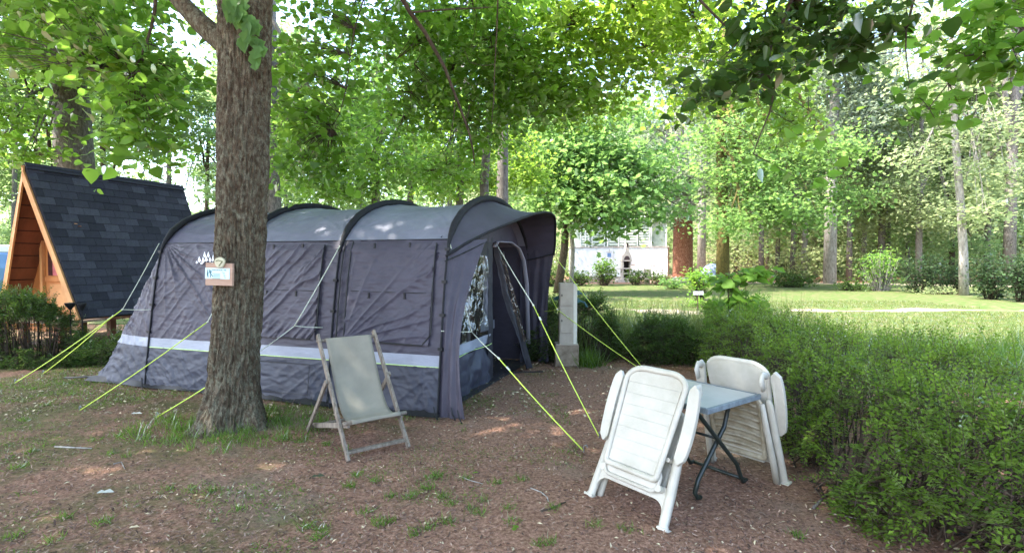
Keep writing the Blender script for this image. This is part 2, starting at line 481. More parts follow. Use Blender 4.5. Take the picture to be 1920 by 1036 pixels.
# near ground: fine grid, gently bumpy
gx = np.concatenate([np.linspace(-400, -12, 14), np.linspace(-11.5, 9.5, 210), np.linspace(10, 400, 14)])
gy = np.concatenate([np.linspace(-60, 0.5, 6), np.linspace(1.0, 13, 130), np.linspace(13.5, 700, 30)])
X, Y = np.meshgrid(gx, gy, indexing='ij')
near = ((np.abs(X) < 12) & (Y > 0.8) & (Y < 13.2))
Z = np.where(near, 0.010 * fbm(X * 1.3, Y * 1.3, 0, 3, 3) + 0.004 * fbm(X * 9, Y * 9, 0, 9, 2), 0) - 0.006
g = MB(); g.grid(np.stack([X, Y, Z], 2))
tag(g.build('ground', M['ground'], smooth=True), kind='structure')

def flat_sheet(name, poly, z, m):
    s = MB(); s.add([(x, y, z) for x, y in poly], [tuple(range(len(poly)))])
    return tag(s.build(name, m), kind='structure')
def strip(name, line, widths, z, m):
    line = np.array(line, float); a = []; b = []
    for i, p in enumerate(line):
        d = line[min(i + 1, len(line) - 1)] - line[max(i - 1, 0)]; d /= np.linalg.norm(d)
        n = np.array([-d[1], d[0]]); w = widths[i] / 2
        a.append((*(p + n * w), z)); b.append((*(p - n * w), z))
    s = MB(); g_ = np.array([a, b]); s.grid(g_)
    return tag(s.build(name, m), kind='structure')
flat_sheet('lawn', [(1.0, 10.4), (2.4, 10.2), (4.5, 7.2), (9, 5.0), (60, 4), (60, 46), (28, 40), (10, 38), (-6, 37), (-60, 60), (-60, 14), (-9, 13.5), (-5, 11.5)], 0.012, M['lawn'])
_pt = np.linspace(0, 1, 90); _px = np.interp(_pt, np.linspace(0, 1, 9), (-14, -2, 2, 5, 7.5, 9.5, 14, 22, 40)); _py = np.interp(_pt, np.linspace(0, 1, 9), (22, 18.8, 17.6, 17.0, 16.6, 17.8, 17.5, 15, 10)) + 0.9 * vnoise(_px * 0.35, 0, 0, 7)
strip('path', np.stack([_px, _py], 1), list((1.0 + 1.3 * fbm(_px * 0.8, 3, 0, 5, 3)).clip(0.12, 3)), 0.018, M['path'])
strip('path', [(-4, 44), (10, 42), (16, 41), (24, 38.5), (34, 33)], [2.0, 2.2, 2.2, 3, 3], 0.018, M['path'])

# wooded hillside behind
hx = np.linspace(-260, 260, 53); hy = np.linspace(62, 420, 30)
X, Y = np.meshgrid(hx, hy, indexing='ij')
Z = -0.2 + np.clip(Y - 66, 0, None) * 0.30 * (0.62 + 0.38 * np.tanh((X + 18) / 20)) + 2.5 * fbm(X / 40, Y / 40, 0, 5, 3) * np.clip((Y - 66) / 30, 0, 1)
Z[:, 0] = -1
h = MB(); h.grid(np.stack([X, Y, Z], 2)); tag(h.build('hillside', M['far'], smooth=True), kind='structure')
def hill_z(x, y):
    return np.clip(y - 66, 0, None) * 0.30 * (0.62 + 0.38 * np.tanh((x + 18) / 20))

# ================================================================ THE TENT
T0 = np.array([-0.76, 5.44, 0.0]); US = np.array([-0.946, 0.325, 0.0]); VT = np.array([0.325, 0.946, 0.0]); UZ = np.array([0, 0, 1.0])
def TP(s, t, z): return T0 + US * s + VT * t + UZ * z
TW = 3.34
# hoop cross-section, parameter q 0..1
_prof = [(0, 0), (0.03, 0.3), (0.07, 0.62), (0.12, 1.0), (0.18, 1.4), (0.25, 1.72), (0.31, 1.84)]
_arc = [(0.44, 1.99), (0.62, 2.125), (0.85, 2.235), (1.15, 2.325), (1.45, 2.37), (1.67, 2.38)]
_half = _prof + _arc
PROF = np.array(_half + [(TW - t, z) for t, z in _half[::-1][1:]])
_len = np.concatenate([[0], np.cumsum(np.linalg.norm(np.diff(PROF, axis=0), axis=1))])
TL = _len[-1]
def prof(l):
    return np.interp(l, _len, PROF[:, 0]), np.interp(l, _len, PROF[:, 1])
EAVE = float(_len[6])                        # arc length of the eave seam
def normal_at(l):
    t1, z1 = prof(l - 0.03); t2, z2 = prof(l + 0.03)
    dt, dz = t2 - t1, z2 - z1; n = np.sqrt(dt * dt + dz * dz) + 1e-9
    return -dz / n, dt / n                   # outward for the near side
HOOPS = [0.0, 1.36, 2.76, 4.16]

def cloth_wrinkle(s, l, seed, anchors, amp=0.006, k=26, diag=0.6, fine=0.0025):
    """tension folds that fan out from anchor points plus diagonal crumple"""
    w = np.zeros_like(s)
    for (a_s, a_l, ang0, spread, A, kk) in anchors:
        ds, dl = s - a_s, l - a_l
        r = np.sqrt(ds ** 2 + dl ** 2) + 1e-6
        th = np.arctan2(dl, ds)
        dth = np.angle(np.exp(1j * (th - ang0)))
        env = np.exp(-(dth / spread) ** 2) * np.exp(-r / 1.1) * np.clip(r / 0.25, 0, 1)
        ph = 1.5 * vnoise(th * 4, r * 1.2, 0, seed + 5)
        rid = 1 - np.abs(np.sin(kk * th + ph))
        w += A * env * (rid ** 3)
    u = s * math.cos(diag) + l * math.sin(diag); v = -s * math.sin(diag) + l * math.cos(diag)
    n = fbm(u * 1.6, v * 9, 0, seed, 3)
    w += amp * (1 - np.abs(n)) ** 3 * (0.4 + 0.6 * vnoise(s * 1.3, l * 1.3, 0, seed + 2))
    w += fine * fbm(s * 9, l * 26, 0, seed + 3, 2)
    return w * 1.5

def shell_patch(name, m, parent, s0, s1, l0, l1, ns, nl, wr=None, off=0.0, sag=0.0, near=True, skew=None):
    S = np.linspace(s0, s1, ns)[:, None] * np.ones((1, nl)); Lp = np.ones((ns, 1)) * np.linspace(l0, l1, nl)[None]
    if skew is not None: S = skew(S, Lp)
    t, z = prof(Lp); nt, nz = normal_at(Lp)
    d = off + (wr(S, Lp) if wr else 0)
    if sag:
        f = (S - s0) / (s1 - s0 + 1e-9); d = d - sag * np.sin(PI * np.clip(f, 0, 1)) * np.clip((Lp - 0.3) / 1.0, 0, 1) * np.clip((TL - Lp - 0.3) / 1.0, 0, 1)
    t = t + nt * d; z = np.maximum(z + nz * d, 0.004)
    A = T0 + US * S[..., None] + VT * t[..., None] + UZ * z[..., None]
    b = MB(); b.grid(A)
    return b.build(name, m, parent, smooth=True)

def fabric(name, c1, c2, rough=0.55, spec=0.35, bump=0.25):
    m, nt, N, L, B = new_mat(name)
    B.inputs['Roughness'].default_value = rough; B.inputs['Specular IOR Level'].default_value = spec
    n = noise_node(N, L, 2.2, 6, 0.65)
    r = ramp(N, L, n.outputs['Fac'], [(0.35, c1), (0.68, c2)])
    L.new(r.outputs[0], B.inputs['Base Color'])
    n2 = noise_node(N, L, 7, 5, 0.6, stretch=(1, 1, 2.5))
    n3 = noise_node(N, L, 500, 2, 0.5)
    md = N.new('ShaderNodeMath'); md.operation = 'MULTIPLY_ADD'; L.new(n3.outputs['Fac'], md.inputs[0]); md.inputs[1].default_value = 0.03; L.new(n2.outputs['Fac'], md.inputs[2])
    b = N.new('ShaderNodeBump'); b.inputs['Strength'].default_value = bump; b.inputs['Distance'].default_value = 0.03
    L.new(md.outputs[0], b.inputs['Height']); L.new(b.outputs[0], B.inputs['Normal'])
    return m
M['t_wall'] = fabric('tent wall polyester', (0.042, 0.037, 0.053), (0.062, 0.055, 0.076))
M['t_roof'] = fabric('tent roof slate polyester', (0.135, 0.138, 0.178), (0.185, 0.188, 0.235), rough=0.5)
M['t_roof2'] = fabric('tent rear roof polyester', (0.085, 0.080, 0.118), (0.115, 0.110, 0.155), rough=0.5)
M['t_stripe'] = fabric('tent reflective stripe', (0.24, 0.255, 0.31), (0.31, 0.325, 0.38), rough=0.45)
M['t_skirt'] = fabric('tent skirt slate', (0.036, 0.038, 0.054), (0.053, 0.055, 0.075))
M['t_dark'] = fabric('tent dark door fabric', (0.022, 0.021, 0.026), (0.032, 0.030, 0.037))
M['t_grey'] = fabric('inner tent light fabric', (0.26, 0.25, 0.29), (0.33, 0.32, 0.36))
M['t_lime'] = mat('lime piping', (0.55, 0.75, 0.25), (0.45, 0.65, 0.2), 30, 0.5)
M['sleeve'] = mat('pole sleeve', (0.010, 0.010, 0.012), (0.016, 0.016, 0.019), 20, 0.75, 0.3, 50)
M['white_print'] = mat('white print', (0.80, 0.80, 0.82), (0.74, 0.74, 0.77), 10, 0.5)
def clear_vinyl():
    m, nt, N, L, B = new_mat('crumpled clear vinyl window')
    N.remove(B)
    tr = N.new('ShaderNodeBsdfTransparent'); tr.inputs[0].default_value = (0.62, 0.64, 0.62, 1)
    gl = N.new('ShaderNodeBsdfGlossy'); gl.inputs['Roughness'].default_value = 0.22; gl.inputs['Color'].default_value = (1, 1, 1, 1)
    n = noise_node(N, L, 16, 3, 0.55, stretch=(1, 1, 0.6)); b = N.new('ShaderNodeBump'); b.inputs['Strength'].default_value = 1.0; b.inputs['Distance'].default_value = 0.035
    L.new(n.outputs['Fac'], b.inputs['Height']); L.new(b.outputs[0], gl.inputs['Normal'])
    mx = N.new('ShaderNodeMixShader'); mx.inputs[0].default_value = 0.16
    L.new(tr.outputs[0], mx.inputs[1]); L.new(gl.outputs[0], mx.inputs[2]); L.new(mx.outputs[0], N['Material Output'].inputs[0])
    return m
M['vinyl'] = clear_vinyl()

tent = thing('tunnel_tent', 'large dark grey tunnel tent with black pole arches and open front porch', 'tent', T0)
LS0, LS1 = 0.505, 0.625                     # reflective stripe, arc length from the ground
A = math.pi
bay_anch = {
    0: [(0.1, EAVE, A * -0.75, 0.5, 0.010, 14), (1.3, 0.65, A * 0.22, 0.7, 0.016, 12)],
    1: [(1.45, EAVE, -0.8, 0.5, 0.008, 12), (2.7, 0.65, 2.4, 0.6, 0.010, 12), (2.7, EAVE, -2.3, 0.6, 0.010, 14)],
    2: [(4.14, EAVE, -A * 0.74, 0.55, 0.030, 15), (2.8, 0.65, 0.9, 0.5, 0.012, 12)],
}
for i in range(3):
    s0, s1 = HOOPS[i], HOOPS[i + 1]
    wr = lambda S, Lp, i=i: cloth_wrinkle(S, Lp, 11 + i * 9, bay_anch[i], amp=0.013, diag=(-0.75, 0.15, -0.9)[i])
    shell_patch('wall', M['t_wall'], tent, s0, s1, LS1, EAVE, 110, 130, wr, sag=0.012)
    wr2 = lambda S, Lp, i=i: cloth_wrinkle(S, Lp, 41 + i * 5, [(S.mean() * 0 + s0, 0.5, -0.7, 0.6, 0.012, 10), (s1, 0.5, -2.4, 0.6, 0.012, 10)], amp=0.016, diag=0.9, fine=0.004)
    sk = shell_patch('skirt', M['t_skirt'], tent, s0, s1, 0.0, LS0, 90, 40, wr2)
    if i == 0: pass
    shell_patch('stripe', M['t_stripe'], tent, s0, s1, LS0, LS1, 60, 6, lambda S, Lp: 0.004 * fbm(S * 5, Lp * 8, 0, 77, 2))
    rf = lambda S, Lp, i=i: cloth_wrinkle(S, Lp, 71 + i * 5, [(s0, EAVE, 1.0, 0.4, 0.012, 12), (s1, EAVE, 2.1, 0.4, 0.012, 12)], amp=0.007, diag=0.1, fine=0.0015)
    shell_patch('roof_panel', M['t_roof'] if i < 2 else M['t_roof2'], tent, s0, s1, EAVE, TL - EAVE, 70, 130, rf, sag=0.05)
    shell_patch('far_wall', M['t_wall'], tent, s0, s1, TL - EAVE, TL, 20, 30)
# lime piping and black mud flap
m = MB()
for i in range(3):
    pts = [TP(s, *[float(q) for q in (prof(LS0)[0] - 0.006, prof(LS0)[1])]) for s in np.linspace(HOOPS[i], HOOPS[i + 1], 12)]
    m.tube(pts, 0.005, 6)
m.build('piping', M['t_lime'], tent)
m = MB()
ss = np.linspace(-0.02, 5.24, 60)
a_ = np.array([TP(s, 0.015 if s < 4.2 else 0.015 + (s - 4.2) * 0.02, 0.055 + 0.02 * math.sin(s * 9)) for s in ss]); b_ = np.array([TP(s, -0.055 - 0.02 * math.sin(s * 5) + (0 if s < 4.2 else (s - 4.2) * 0.02), 0.012) for s in ss])
m.grid(np.array([a_, b_])); m.build('mud_flap', M['black'], tent, smooth=True)
# seam lines at the eave
m = MB()
for i in range(3):
    pts = [TP(s, float(prof(EAVE)[0]) - 0.004 + 0.008 * math.sin(PI * (s - HOOPS[i]) / 1.4), float(prof(EAVE)[1])) for s in np.linspace(HOOPS[i], HOOPS[i + 1], 10)]
    m.tube(pts, 0.006, 5)
m.build('seam', M['t_dark'], tent)
# hoops
for k, s in enumerate(HOOPS):
    ls = np.linspace(0, TL, 90); t, z = prof(ls); nt, nz = normal_at(ls)
    e = np.clip((ls - EAVE + 0.15) / 0.3, 0, 1) * np.clip((TL - EAVE + 0.15 - ls) / 0.3, 0, 1)
    R = 0.011 + 0.030 * e
    pts = [TP(s, tt + a * (0.012 + 0.02 * q_), zz + b * (0.012 + 0.02 * q_)) for tt, zz, a, b, q_ in zip(t, z, nt, nz, e)]
    m = MB(); m.tube(pts, list(R), 10, squash=1.0); m.build('pole_arch', M['sleeve'], tent, smooth=True)
# free-standing pole sections with clips beside the wall
m = MB()
for s in HOOPS:
    for lz in (0.7, 1.05, 1.4, 1.75):
        t, z = prof(lz); m = MB(); m.box(TP(s, float(t) - 0.02, float(z)), (0.05, 0.035, 0.03), US, VT); m.build('pole_clip', M['black'], tent)
pass
# zip strips of the side windows (raised) - one object per window
def on_wall(s, l, off=0.026):
    t, z = prof(l); nt, nz = normal_at(l); return TP(s, float(t + nt * off), float(z + nz * off))
def wall_line(mb, pts, r, n=6):
    out = []
    for (a, b) in zip(pts[:-1], pts[1:]):
        for f in np.linspace(0, 1, 9)[:-1]:
            out.append(on_wall(a[0] + (b[0] - a[0]) * f, a[1] + (b[1] - a[1]) * f))
    out.append(on_wall(*pts[-1])); mb.tube(out, r, n)
for (sa, sb, lb, lt) in ((0.14, 1.20, 0.72, EAVE - 0.06), (1.58, 2.60, 0.72, EAVE - 0.06)):
    wr3 = lambda S, Lp, sa=sa: 0.004 + cloth_wrinkle(S, Lp, int(sa * 50) + 3, [(sb, lb, 2.6 - (sb - 1.2), 0.8, 0.022, 13), (sa, lt, -2.2, 0.6, 0.014, 12)], amp=0.016, diag=-0.8, fine=0.003)
    fl = shell_patch('window_blind', M['t_wall'], tent, sa, sb, lb, lt, 110, 120, wr3, off=0.018)
    z_ = MB(); wall_line(z_, [(sa, lt), (sa - 0.02, lb + 0.12), (sa + 0.08, lb), (sb - 0.02, lb + 0.02)], 0.008)
    wall_line(z_, [(sa + 0.02, lb + 0.55), (sb - 0.06, lb + 0.56)], 0.004)
    z_.build('zip', M['black'], fl)
    z2 = MB()
    for o_ in (0.0, 0.10): wall_line(z2, [(sb + o_, lt + 0.03), (sb + o_ - 0.01, lb)], 0.009)
    z2.build('zip', M['black'], fl)
    tg = MB()
    for f in (0.3, 0.72):
        for ll in (lb + 0.52, lt - 0.02):
            tg = MB(); p = on_wall(sa + (sb - sa) * f, ll, 0.03); tg.box(p, (0.018, 0.012, 0.05), US, VT); tg.box(p + np.array([0, 0, -0.03]), (0.03, 0.012, 0.012), US, VT); tg.build('toggle', M['black'], fl)
m = MB(); wall_line(m, [(1.62, 0.10), (1.62, 0.44), (2.5, 0.44)], 0.004); wall_line(m, [(1.62, 0.10), (2.5, 0.10)], 0.004)
m.build('seam', M['t_dark'], tent)
# rear tail: slopes from hoop 4 down to the ground
ns, nl = 70, 150
tt_ = np.linspace(0, 1, ns)[:, None] * np.ones((1, nl)); Lp = np.ones((ns, 1)) * np.linspace(0, TL, nl)[None]
t, z = prof(Lp)
S = 4.16 + 1.10 * tt_ * (1 - 0.0 * z)
zz = z * (1 - tt_) ** 0.93
tc_ = TW / 2 + (t - TW / 2) * (1 - 0.16 * tt_)
wv = cloth_wrinkle(S, Lp, 91, [(4.16, EAVE, -1.0, 0.7, 0.02, 12)], amp=0.02, diag=1.1, fine=0.004)
g3 = T0 + US * S[..., None] + VT * (tc_ - wv)[..., None] + UZ * np.maximum(zz + wv * 0.5, 0.004)[..., None]
def tail_pt(tf, l):
    t_, z_ = [float(q) for q in prof(l)]
    tc2 = TW / 2 + (t_ - TW / 2) * (1 - 0.01 * tf)
    S_ = np.array([4.16 + 1.10 * tf]); w = float(cloth_wrinkle(S_, np.array([l]), 91, [(4.16, EAVE, -1.0, 0.7, 0.02, 12)], amp=0.02, diag=1.1, fine=0.004)[0]) if tf > 0 else 0.0
    return TP(4.16 + 1.10 * tf, tc2 - (w if l < TL / 2 else -w), max(0.004, z_ * (1 - tf) ** 0.93 + (0.5 * w if z_ > 0.1 else 0)))
def tail_l(tf, zt):
    q = zt / max((1 - tf) ** 0.93, 1e-6); return float(np.interp(min(q, 2.379), PROF[:13, 1], _len[:13]))
def tail_band(name, mm, za, zb, ns_, nl_, mirror=False):
    Gd = np.zeros((ns_, nl_, 3)); tmax = 1 - (za / 2.38) ** (1 / 0.93) if za > 0 else 1.0
    for i_, tf in enumerate(np.linspace(0, min(1.0, tmax) - 1e-4, ns_)):
        la = tail_l(tf, za) if za > 0 else 0.0; lb = (tail_l(tf, zb) if zb < 9 else TL - la)
        for j_, f in enumerate(np.linspace(0, 1, nl_)):
            l = la + (lb - la) * f
            if mirror: l = TL - l
            Gd[i_, j_] = tail_pt(tf, l)
    b = MB(); b.grid(Gd); return b.build(name, mm, tent, smooth=True)
tail_band('rear_wall', M['t_wall'], 0.62, 9, 60, 130)
for mi in (False, True):
    tail_band('rear_stripe', M['t_stripe'], 0.505, 0.62, 50, 4, mi)
    tail_band('rear_skirt', M['t_skirt'], 0.0, 0.505, 60, 26, mi)
# logo: a row of small white peaks printed on the rear bay
lg = MB()
def wall_px(px, py, off=0.03):
    # intersect the pixel ray with the inclined wall plane near t ~ 0.2
    for t_ in (0.2,):
        n = VT; d = np.array([(px - 960) / FPX, 1.0, (HORIZON - py) / FPX]); c0 = np.array([0, 0, CAM_H])
        z = 1.5
        for _ in range(6):
            l_ = np.interp(z, _len[:7] * 0 + PROF[:7, 1], _len[:7]); tt = float(prof(l_)[0]) - off
            k = np.dot(T0 + VT * tt - c0, n) / np.dot(d, n); p = c0 + d * k; z = p[2]
    return p
for (cx, cy, w, hh) in ((369, 491, 4, 6), (374, 486, 6, 12), (381, 487, 6, 12), (387, 485, 6, 12), (384, 477, 5, 12), (391, 477, 5, 12), (394, 486, 5, 11), (400, 484, 6, 14), (407, 487, 7, 10), (415, 487, 7, 9), (378, 493, 6, 4), (398, 493, 10, 3)):
    a = [wall_px(cx, cy - hh / 2), wall_px(cx - w / 2, cy + hh * 0.22), wall_px(cx, cy + hh / 2), wall_px(cx + w / 2, cy + hh * 0.22)]
    lg.add(a, [(0, 1, 2, 3)])
lg.build('logo', M['white_print'], tent)

# --- porch: visor canopy from the front arch to the tilted visor pole
rim = np.array([(0.0, 0.20, 1.66), (-0.14, 0.42, 1.80), (-0.28, 0.70, 1.93), (-0.40, 1.0, 2.035), (-0.47, 1.3, 2.12), (-0.52, 1.7, 2.21), (-0.54, 2.1, 2.27), (-0.54, 2.45, 2.29), (-0.53, 2.72, 2.26), (-0.50, 2.90, 2.16), (-0.47, 3.00, 2.02), (-0.45, 3.06, 1.86), (-0.42, 3.10, 1.70)])
rl = np.concatenate([[0], np.cumsum(np.linalg.norm(np.diff(rim, axis=0), axis=1))]); rl /= rl[-1]
def rimp(f): return np.array([np.interp(f, rl, rim[:, k]) for k in range(3)])
def archp(f):
    l = EAVE - 0.12 + (TL - 2 * EAVE + 0.24) * f; t, z = prof(l); return np.array([0.0, float(t), float(z)])
ni, nj = 24, 80
Gd = np.zeros((ni, nj, 3))
for j, f in enumerate(np.linspace(0, 1, nj)):
    a, b = archp(f), rimp(f)
    for i, q in enumerate(np.linspace(0, 1, ni)):
        p = a + (b - a) * q
        p[2] -= 0.035 * math.sin(PI * q) * math.sin(PI * f)
        p[2] += 0.004 * float(vnoise(f * 30, q * 3, 0, 4))
        Gd[i, j] = TP(*p)
b = MB(); b.grid(Gd); b.build('visor', M['t_wall'], tent, smooth=True)
m = MB(); m.tube([TP(*rimp(f)) for f in np.linspace(0, 1, 60)], 0.016, 8); m.build('visor_pole', M['sleeve'], tent, smooth=True)
# wings
def wing(name, far, seed):
    ni, nj = 40, 60; Gd = np.zeros((ni, nj, 3))
    for j, q in enumerate(np.linspace(0, 1, nj)):       # q: down
        if not far:
            z1 = 1.80 * (1 - q) ; lz = np.interp(1.80 * (1 - q), PROF[:7, 1], _len[:7]); t1 = float(prof(lz)[0]); a = np.array([0.0, t1, z1])
            b_ = np.array([-0.30 + 0.10 * math.sin(PI * q), 0.60 * (1 - q) ** 1.3 - 0.10 * math.sin(PI * q) + 0.0 * q, 1.84 * (1 - q) + 0.01])
        else:
            z1 = 1.80 * (1 - q); lz = np.interp(z1, PROF[:7, 1], _len[:7]); t1 = TW - float(prof(lz)[0]); a = np.array([0.02, t1, z1])
            b_ = np.array([-0.42 + 0.12 * q + 0.06 * math.sin(PI * q), 3.10 + 0.16 * q, 1.72 * (1 - q) + 0.01])
        for i, f in enumerate(np.linspace(0, 1, ni)):
            p = a + (b_ - a) * f
            w = 0.015 * math.sin(f * 15 + q * 3) * math.sin(PI * f) * (0.3 + q) + 0.008 * float(fbm(f * 5, q * 5, 0, seed, 2))
            p[1] += w
            Gd[i, j] = TP(*p)
    b = MB(); b.grid(Gd); return b.build(name, M['t_wall'], tent, smooth=True)
wing('porch_wing', False, 3); wing('porch_wing', True, 6)
m = MB(); m.tube([TP(0.0, 0.16, 1.60), TP(-0.15, 0.36, 1.70), TP(-0.30, 0.60, 1.82)], 0.006, 6); m.build('seam', M['black'], tent)
m = MB(); m.tube([TP(-0.42, 3.08, 1.72), TP(-0.2, 3.05, 1.66), TP(0.0, 3.02, 1.62)], 0.012, 6); m.build('seam', M['black'], tent)
# front wall at s=0.12
FW = 0.12
def fpatch(name, mm, parent, t0, t1, z0, z1, nt_, nz_, amp=0.01, seed=1, s=FW, ztop=None, tf=None):
    Gd = np.zeros((nt_, nz_, 3))
    for i, t in enumerate(np.linspace(t0, t1, nt_)):
        zt = z1 if ztop is None else ztop(t)
        for j, f in enumerate(np.linspace(0, 1, nz_)):
            z = z0 + (zt - z0) * f; tq = t if tf is None else tf(t, z)
            Gd[i, j] = TP(s + amp * float(fbm(t * 6, z * 4, 0, seed, 3)), tq, z)
    b = MB(); b.grid(Gd); return b.build(name, mm, parent, smooth=True)
def arch_top(t): return float(np.interp(t, PROF[3:-3, 0], PROF[3:-3, 1])) - 0.03
fpatch('front_panel', M['t_wall'], tent, 0.22, 0.80, 0.62, 1.7, 20, 30, 0.012, 5)
fpatch('front_panel', M['t_dark'], tent, 1.70, 1.88, 0.0, 1.95, 6, 30, 0.01, 6)
fpatch('front_panel', M['t_dark'], tent, 0.86, 1.70, 1.68, 1.9, 14, 8, 0.006, 7)
fpatch('front_gable', M['t_wall'], tent, 0.32, 3.02, 1.86, 2.2, 50, 12, 0.006, 8, ztop=lambda t: max(1.87, arch_top(t)))
fpatch('front_skirt', M['t_skirt'], tent, 0.10, 1.86, 0.0, 0.50, 60, 26, 0.05, 9)
fpatch('front_stripe', M['t_stripe'], tent, 0.10, 1.80, 0.505, 0.63, 40, 6, 0.02, 9)
m = MB(); m.tube([TP(FW - 0.02 + 0.02 * math.sin(t * 7), t, 0.50) for t in np.linspace(0.1, 1.78, 20)], 0.005, 6); m.build('piping', M['t_lime'], tent)
w_ = fpatch('clear_window', M['vinyl'], tent, 0.80, 1.70, 0.63, 1.68, 50, 60, 0.035, 12)
fpatch('front_panel', M['t_wall'], tent, 3.08, 3.27, 0.0, 1.86, 10, 30, 0.01, 15)
# door frame arch trim (pale band)
m = MB(); pts = [TP(FW - 0.03, 1.86, 1.80), TP(FW - 0.03, 1.98, 1.87), TP(FW - 0.04, 2.5, 1.88), TP(FW - 0.06, 2.82, 1.80), TP(FW - 0.09, 2.98, 1.62), TP(FW - 0.11, 3.08, 1.25), TP(FW - 0.12, 3.14, 0.3)]
m.tube(pts, 0.035, 8, squash=0.3); m.build('door_trim', M['t_grey'], tent, smooth=True)
# door flap, half open and twisting, with its own clear window
def flap(name, mm, tA, tB, z0, z1, sA, sB, seed):
    Gd = np.zeros((26, 60, 3))
    for i, f in enumerate(np.linspace(0, 1, 26)):
        for j, q in enumerate(np.linspace(z0, z1, 60)):
            d = (1.84 - q) / 1.84
            lean = 0.55 * d ** 1.3
            tt = tA + (tB - tA) * f * (0.3 + 0.7 * d) + lean
            ss = sA + (sB - sA) * f + 0.03 * math.sin(f * 9 + d * 5) + 0.012 * float(fbm(f * 6, q * 6, 0, seed, 3)) - 0.30 * d
            Gd[i, j] = TP(ss, tt, q)
    b = MB(); b.grid(Gd); return b.build(name, mm, tent, smooth=True)
df = flap('door_flap', M['t_dark'], 1.90, 2.2, 0.03, 1.84, FW, FW - 0.02, 31)
flap('door_window', M['vinyl'], 2.02, 2.14, 0.45, 1.74, FW - 0.035, FW - 0.05, 33)
# inside: second wall with mesh door, pale stripe
fpatch('inner_wall', M['t_dark'], tent, 0.45, 2.95, 0.02, 2.2, 40, 30, 0.02, 18, s=0.95, ztop=lambda t: arch_top(t) - 0.14)
fpatch('inner_panel', M['t_grey'], tent, 2.30, 2.62, 0.62, 1.35, 8, 20, 0.02, 19, s=0.90)
fpatch('inner_panel', M['t_stripe'], tent, 2.62, 3.2, 0.52, 0.66, 12, 6, 0.01, 20, s=0.60)
fpatch('inner_panel', M['t_grey'], tent, 2.75, 2.95, 0.66, 1.80, 8, 20, 0.02, 21, s=0.62)
m = MB(); m.tube([TP(0.88, 2.2, 0.3), TP(0.88, 2.2, 1.65), TP(0.88, 2.35, 1.78), TP(0.88, 2.75, 1.75), TP(0.88, 2.8, 0.3)], 0.03, 6, squash=0.3); m.build('inner_trim', M['t_grey'], tent)
m = MB(); m.add([TP(0.0, 0.05, 0.006), TP(4.4, 0.05, 0.006), TP(4.4, TW - 0.05, 0.006), TP(0.0, TW - 0.05, 0.006)], [(0, 1, 2, 3)]); m.build('groundsheet', M['t_dark'], tent)
# bottom webbing loops, ties
m = MB()
for p in ((857, 793), (845, 787), (812, 786), (262, 727), (612, 765), (1018, 682), (985, 690)):
    g0 = G(*p); m = MB(); m.tube([g0 + [0, 0, 0.12], g0 + [0.02, -0.03, 0.05], g0 + [0.05, -0.08, 0.012]], 0.008, 5); m.build('webbing_loop', M['black'], tent)
g0 = G(152, 712); m = MB(); m.tube([g0 + [0.1, 0, 0.04], g0 + [-0.15, 0.02, 0.02], g0 + [-0.3, 0.05, 0.012]], 0.012, 5)
m.build('webbing_loop', M['black'], tent)
g0 = G(960, 700); m = MB(); m.tube([g0, g0 + [0.15, 0.0, 0.02], g0 + [0.3, 0.02, 0.012], g0 + [0.45, 0.05, 0.012]], 0.010, 5)
m.build('webbing_loop', M['black'], tent)

# ---------------------------------------------------------------- guy ropes (each a thing)
def rope(label, segs, pegp=None, pegs=()):
    t = thing('guy_rope', label, 'guy rope', segs[0][1][-1] * 0 + (pegs[0] if pegs else segs[0][1][-1]), group='guy ropes of the tunnel tent')
    for (mm, pts, r) in segs:
        if len(pts) == 2: 
            n_p = 7; q0, q1 = np.array(pts[0], float), np.array(pts[1], float); L_ = np.linalg.norm(q1 - q0)
            pts = [q0 + (q1 - q0) * f - UZ * 0.012 * L_ * math.sin(PI * f) for f in np.linspace(0, 1, n_p)]
        b = MB(); b.tube(pts, r, 6); b.build('cord', M[mm], t, smooth=True)
    for p in pegs:
        b = MB(); b.tube([p + np.array([0.0, 0, -0.06]), p + np.array([0, 0, 0.045]), p + np.array([0.02, -0.01, 0.055]), p + np.array([0.03, -0.01, 0.035])], 0.006, 6); b.build('peg', M['peg'], t)
    for (mm, pts, r) in segs:
        if mm == 'rope_lime' and len(pts) == 2 and abs(pts[1][2]) < 0.02:
            a_, e_ = np.array(pts[0]), np.array(pts[1]); c_ = a_ + (e_ - a_) * 0.12; d_ = (e_ - a_) / np.linalg.norm(e_ - a_)
            b = MB(); b.bar(c_ - d_ * 0.025, c_ + d_ * 0.025, 0.022, 0.008); b.build('slider', M['rope_white'], t, bevel=0.003)
            b = MB(); b.tube([a_ - d_ * 0.014, a_ - d_ * 0.005, a_ + d_ * 0.008, a_ + d_ * 0.02], [0.004, 0.011, 0.010, 0.003], 8); b.build('knot', M['rope_white'], t, smooth=True)
    return t
rr = 0.0048
e1 = TP(4.16, 0.22, 1.84)
ru = P(228, 580, 6.75)
rope('pale then lime guy rope fanning to two pegs left of the rear arch',
     [('rope_white', [e1, ru], rr), ('rope_white', [TP(4.16, 0.09, 0.98), ru], rr * 0.8), ('rope_lime', [ru, G(22, 719)], rr * 1.3), ('rope_lime', [P(210, 592, 6.8), G(75, 702)], rr * 1.3)], pegs=(G(22, 719), G(75, 702)))
k2 = P(388, 603, 5.9)
rope('lime guy rope pegged left of the big trunk, farther of the two behind it', [('rope_white', [TP(2.76, 0.24, 1.78), k2], rr), ('rope_lime', [k2, G(143, 771)], rr * 1.2)], pegs=(G(143, 771),))
k3 = P(551, 611, 5.65)
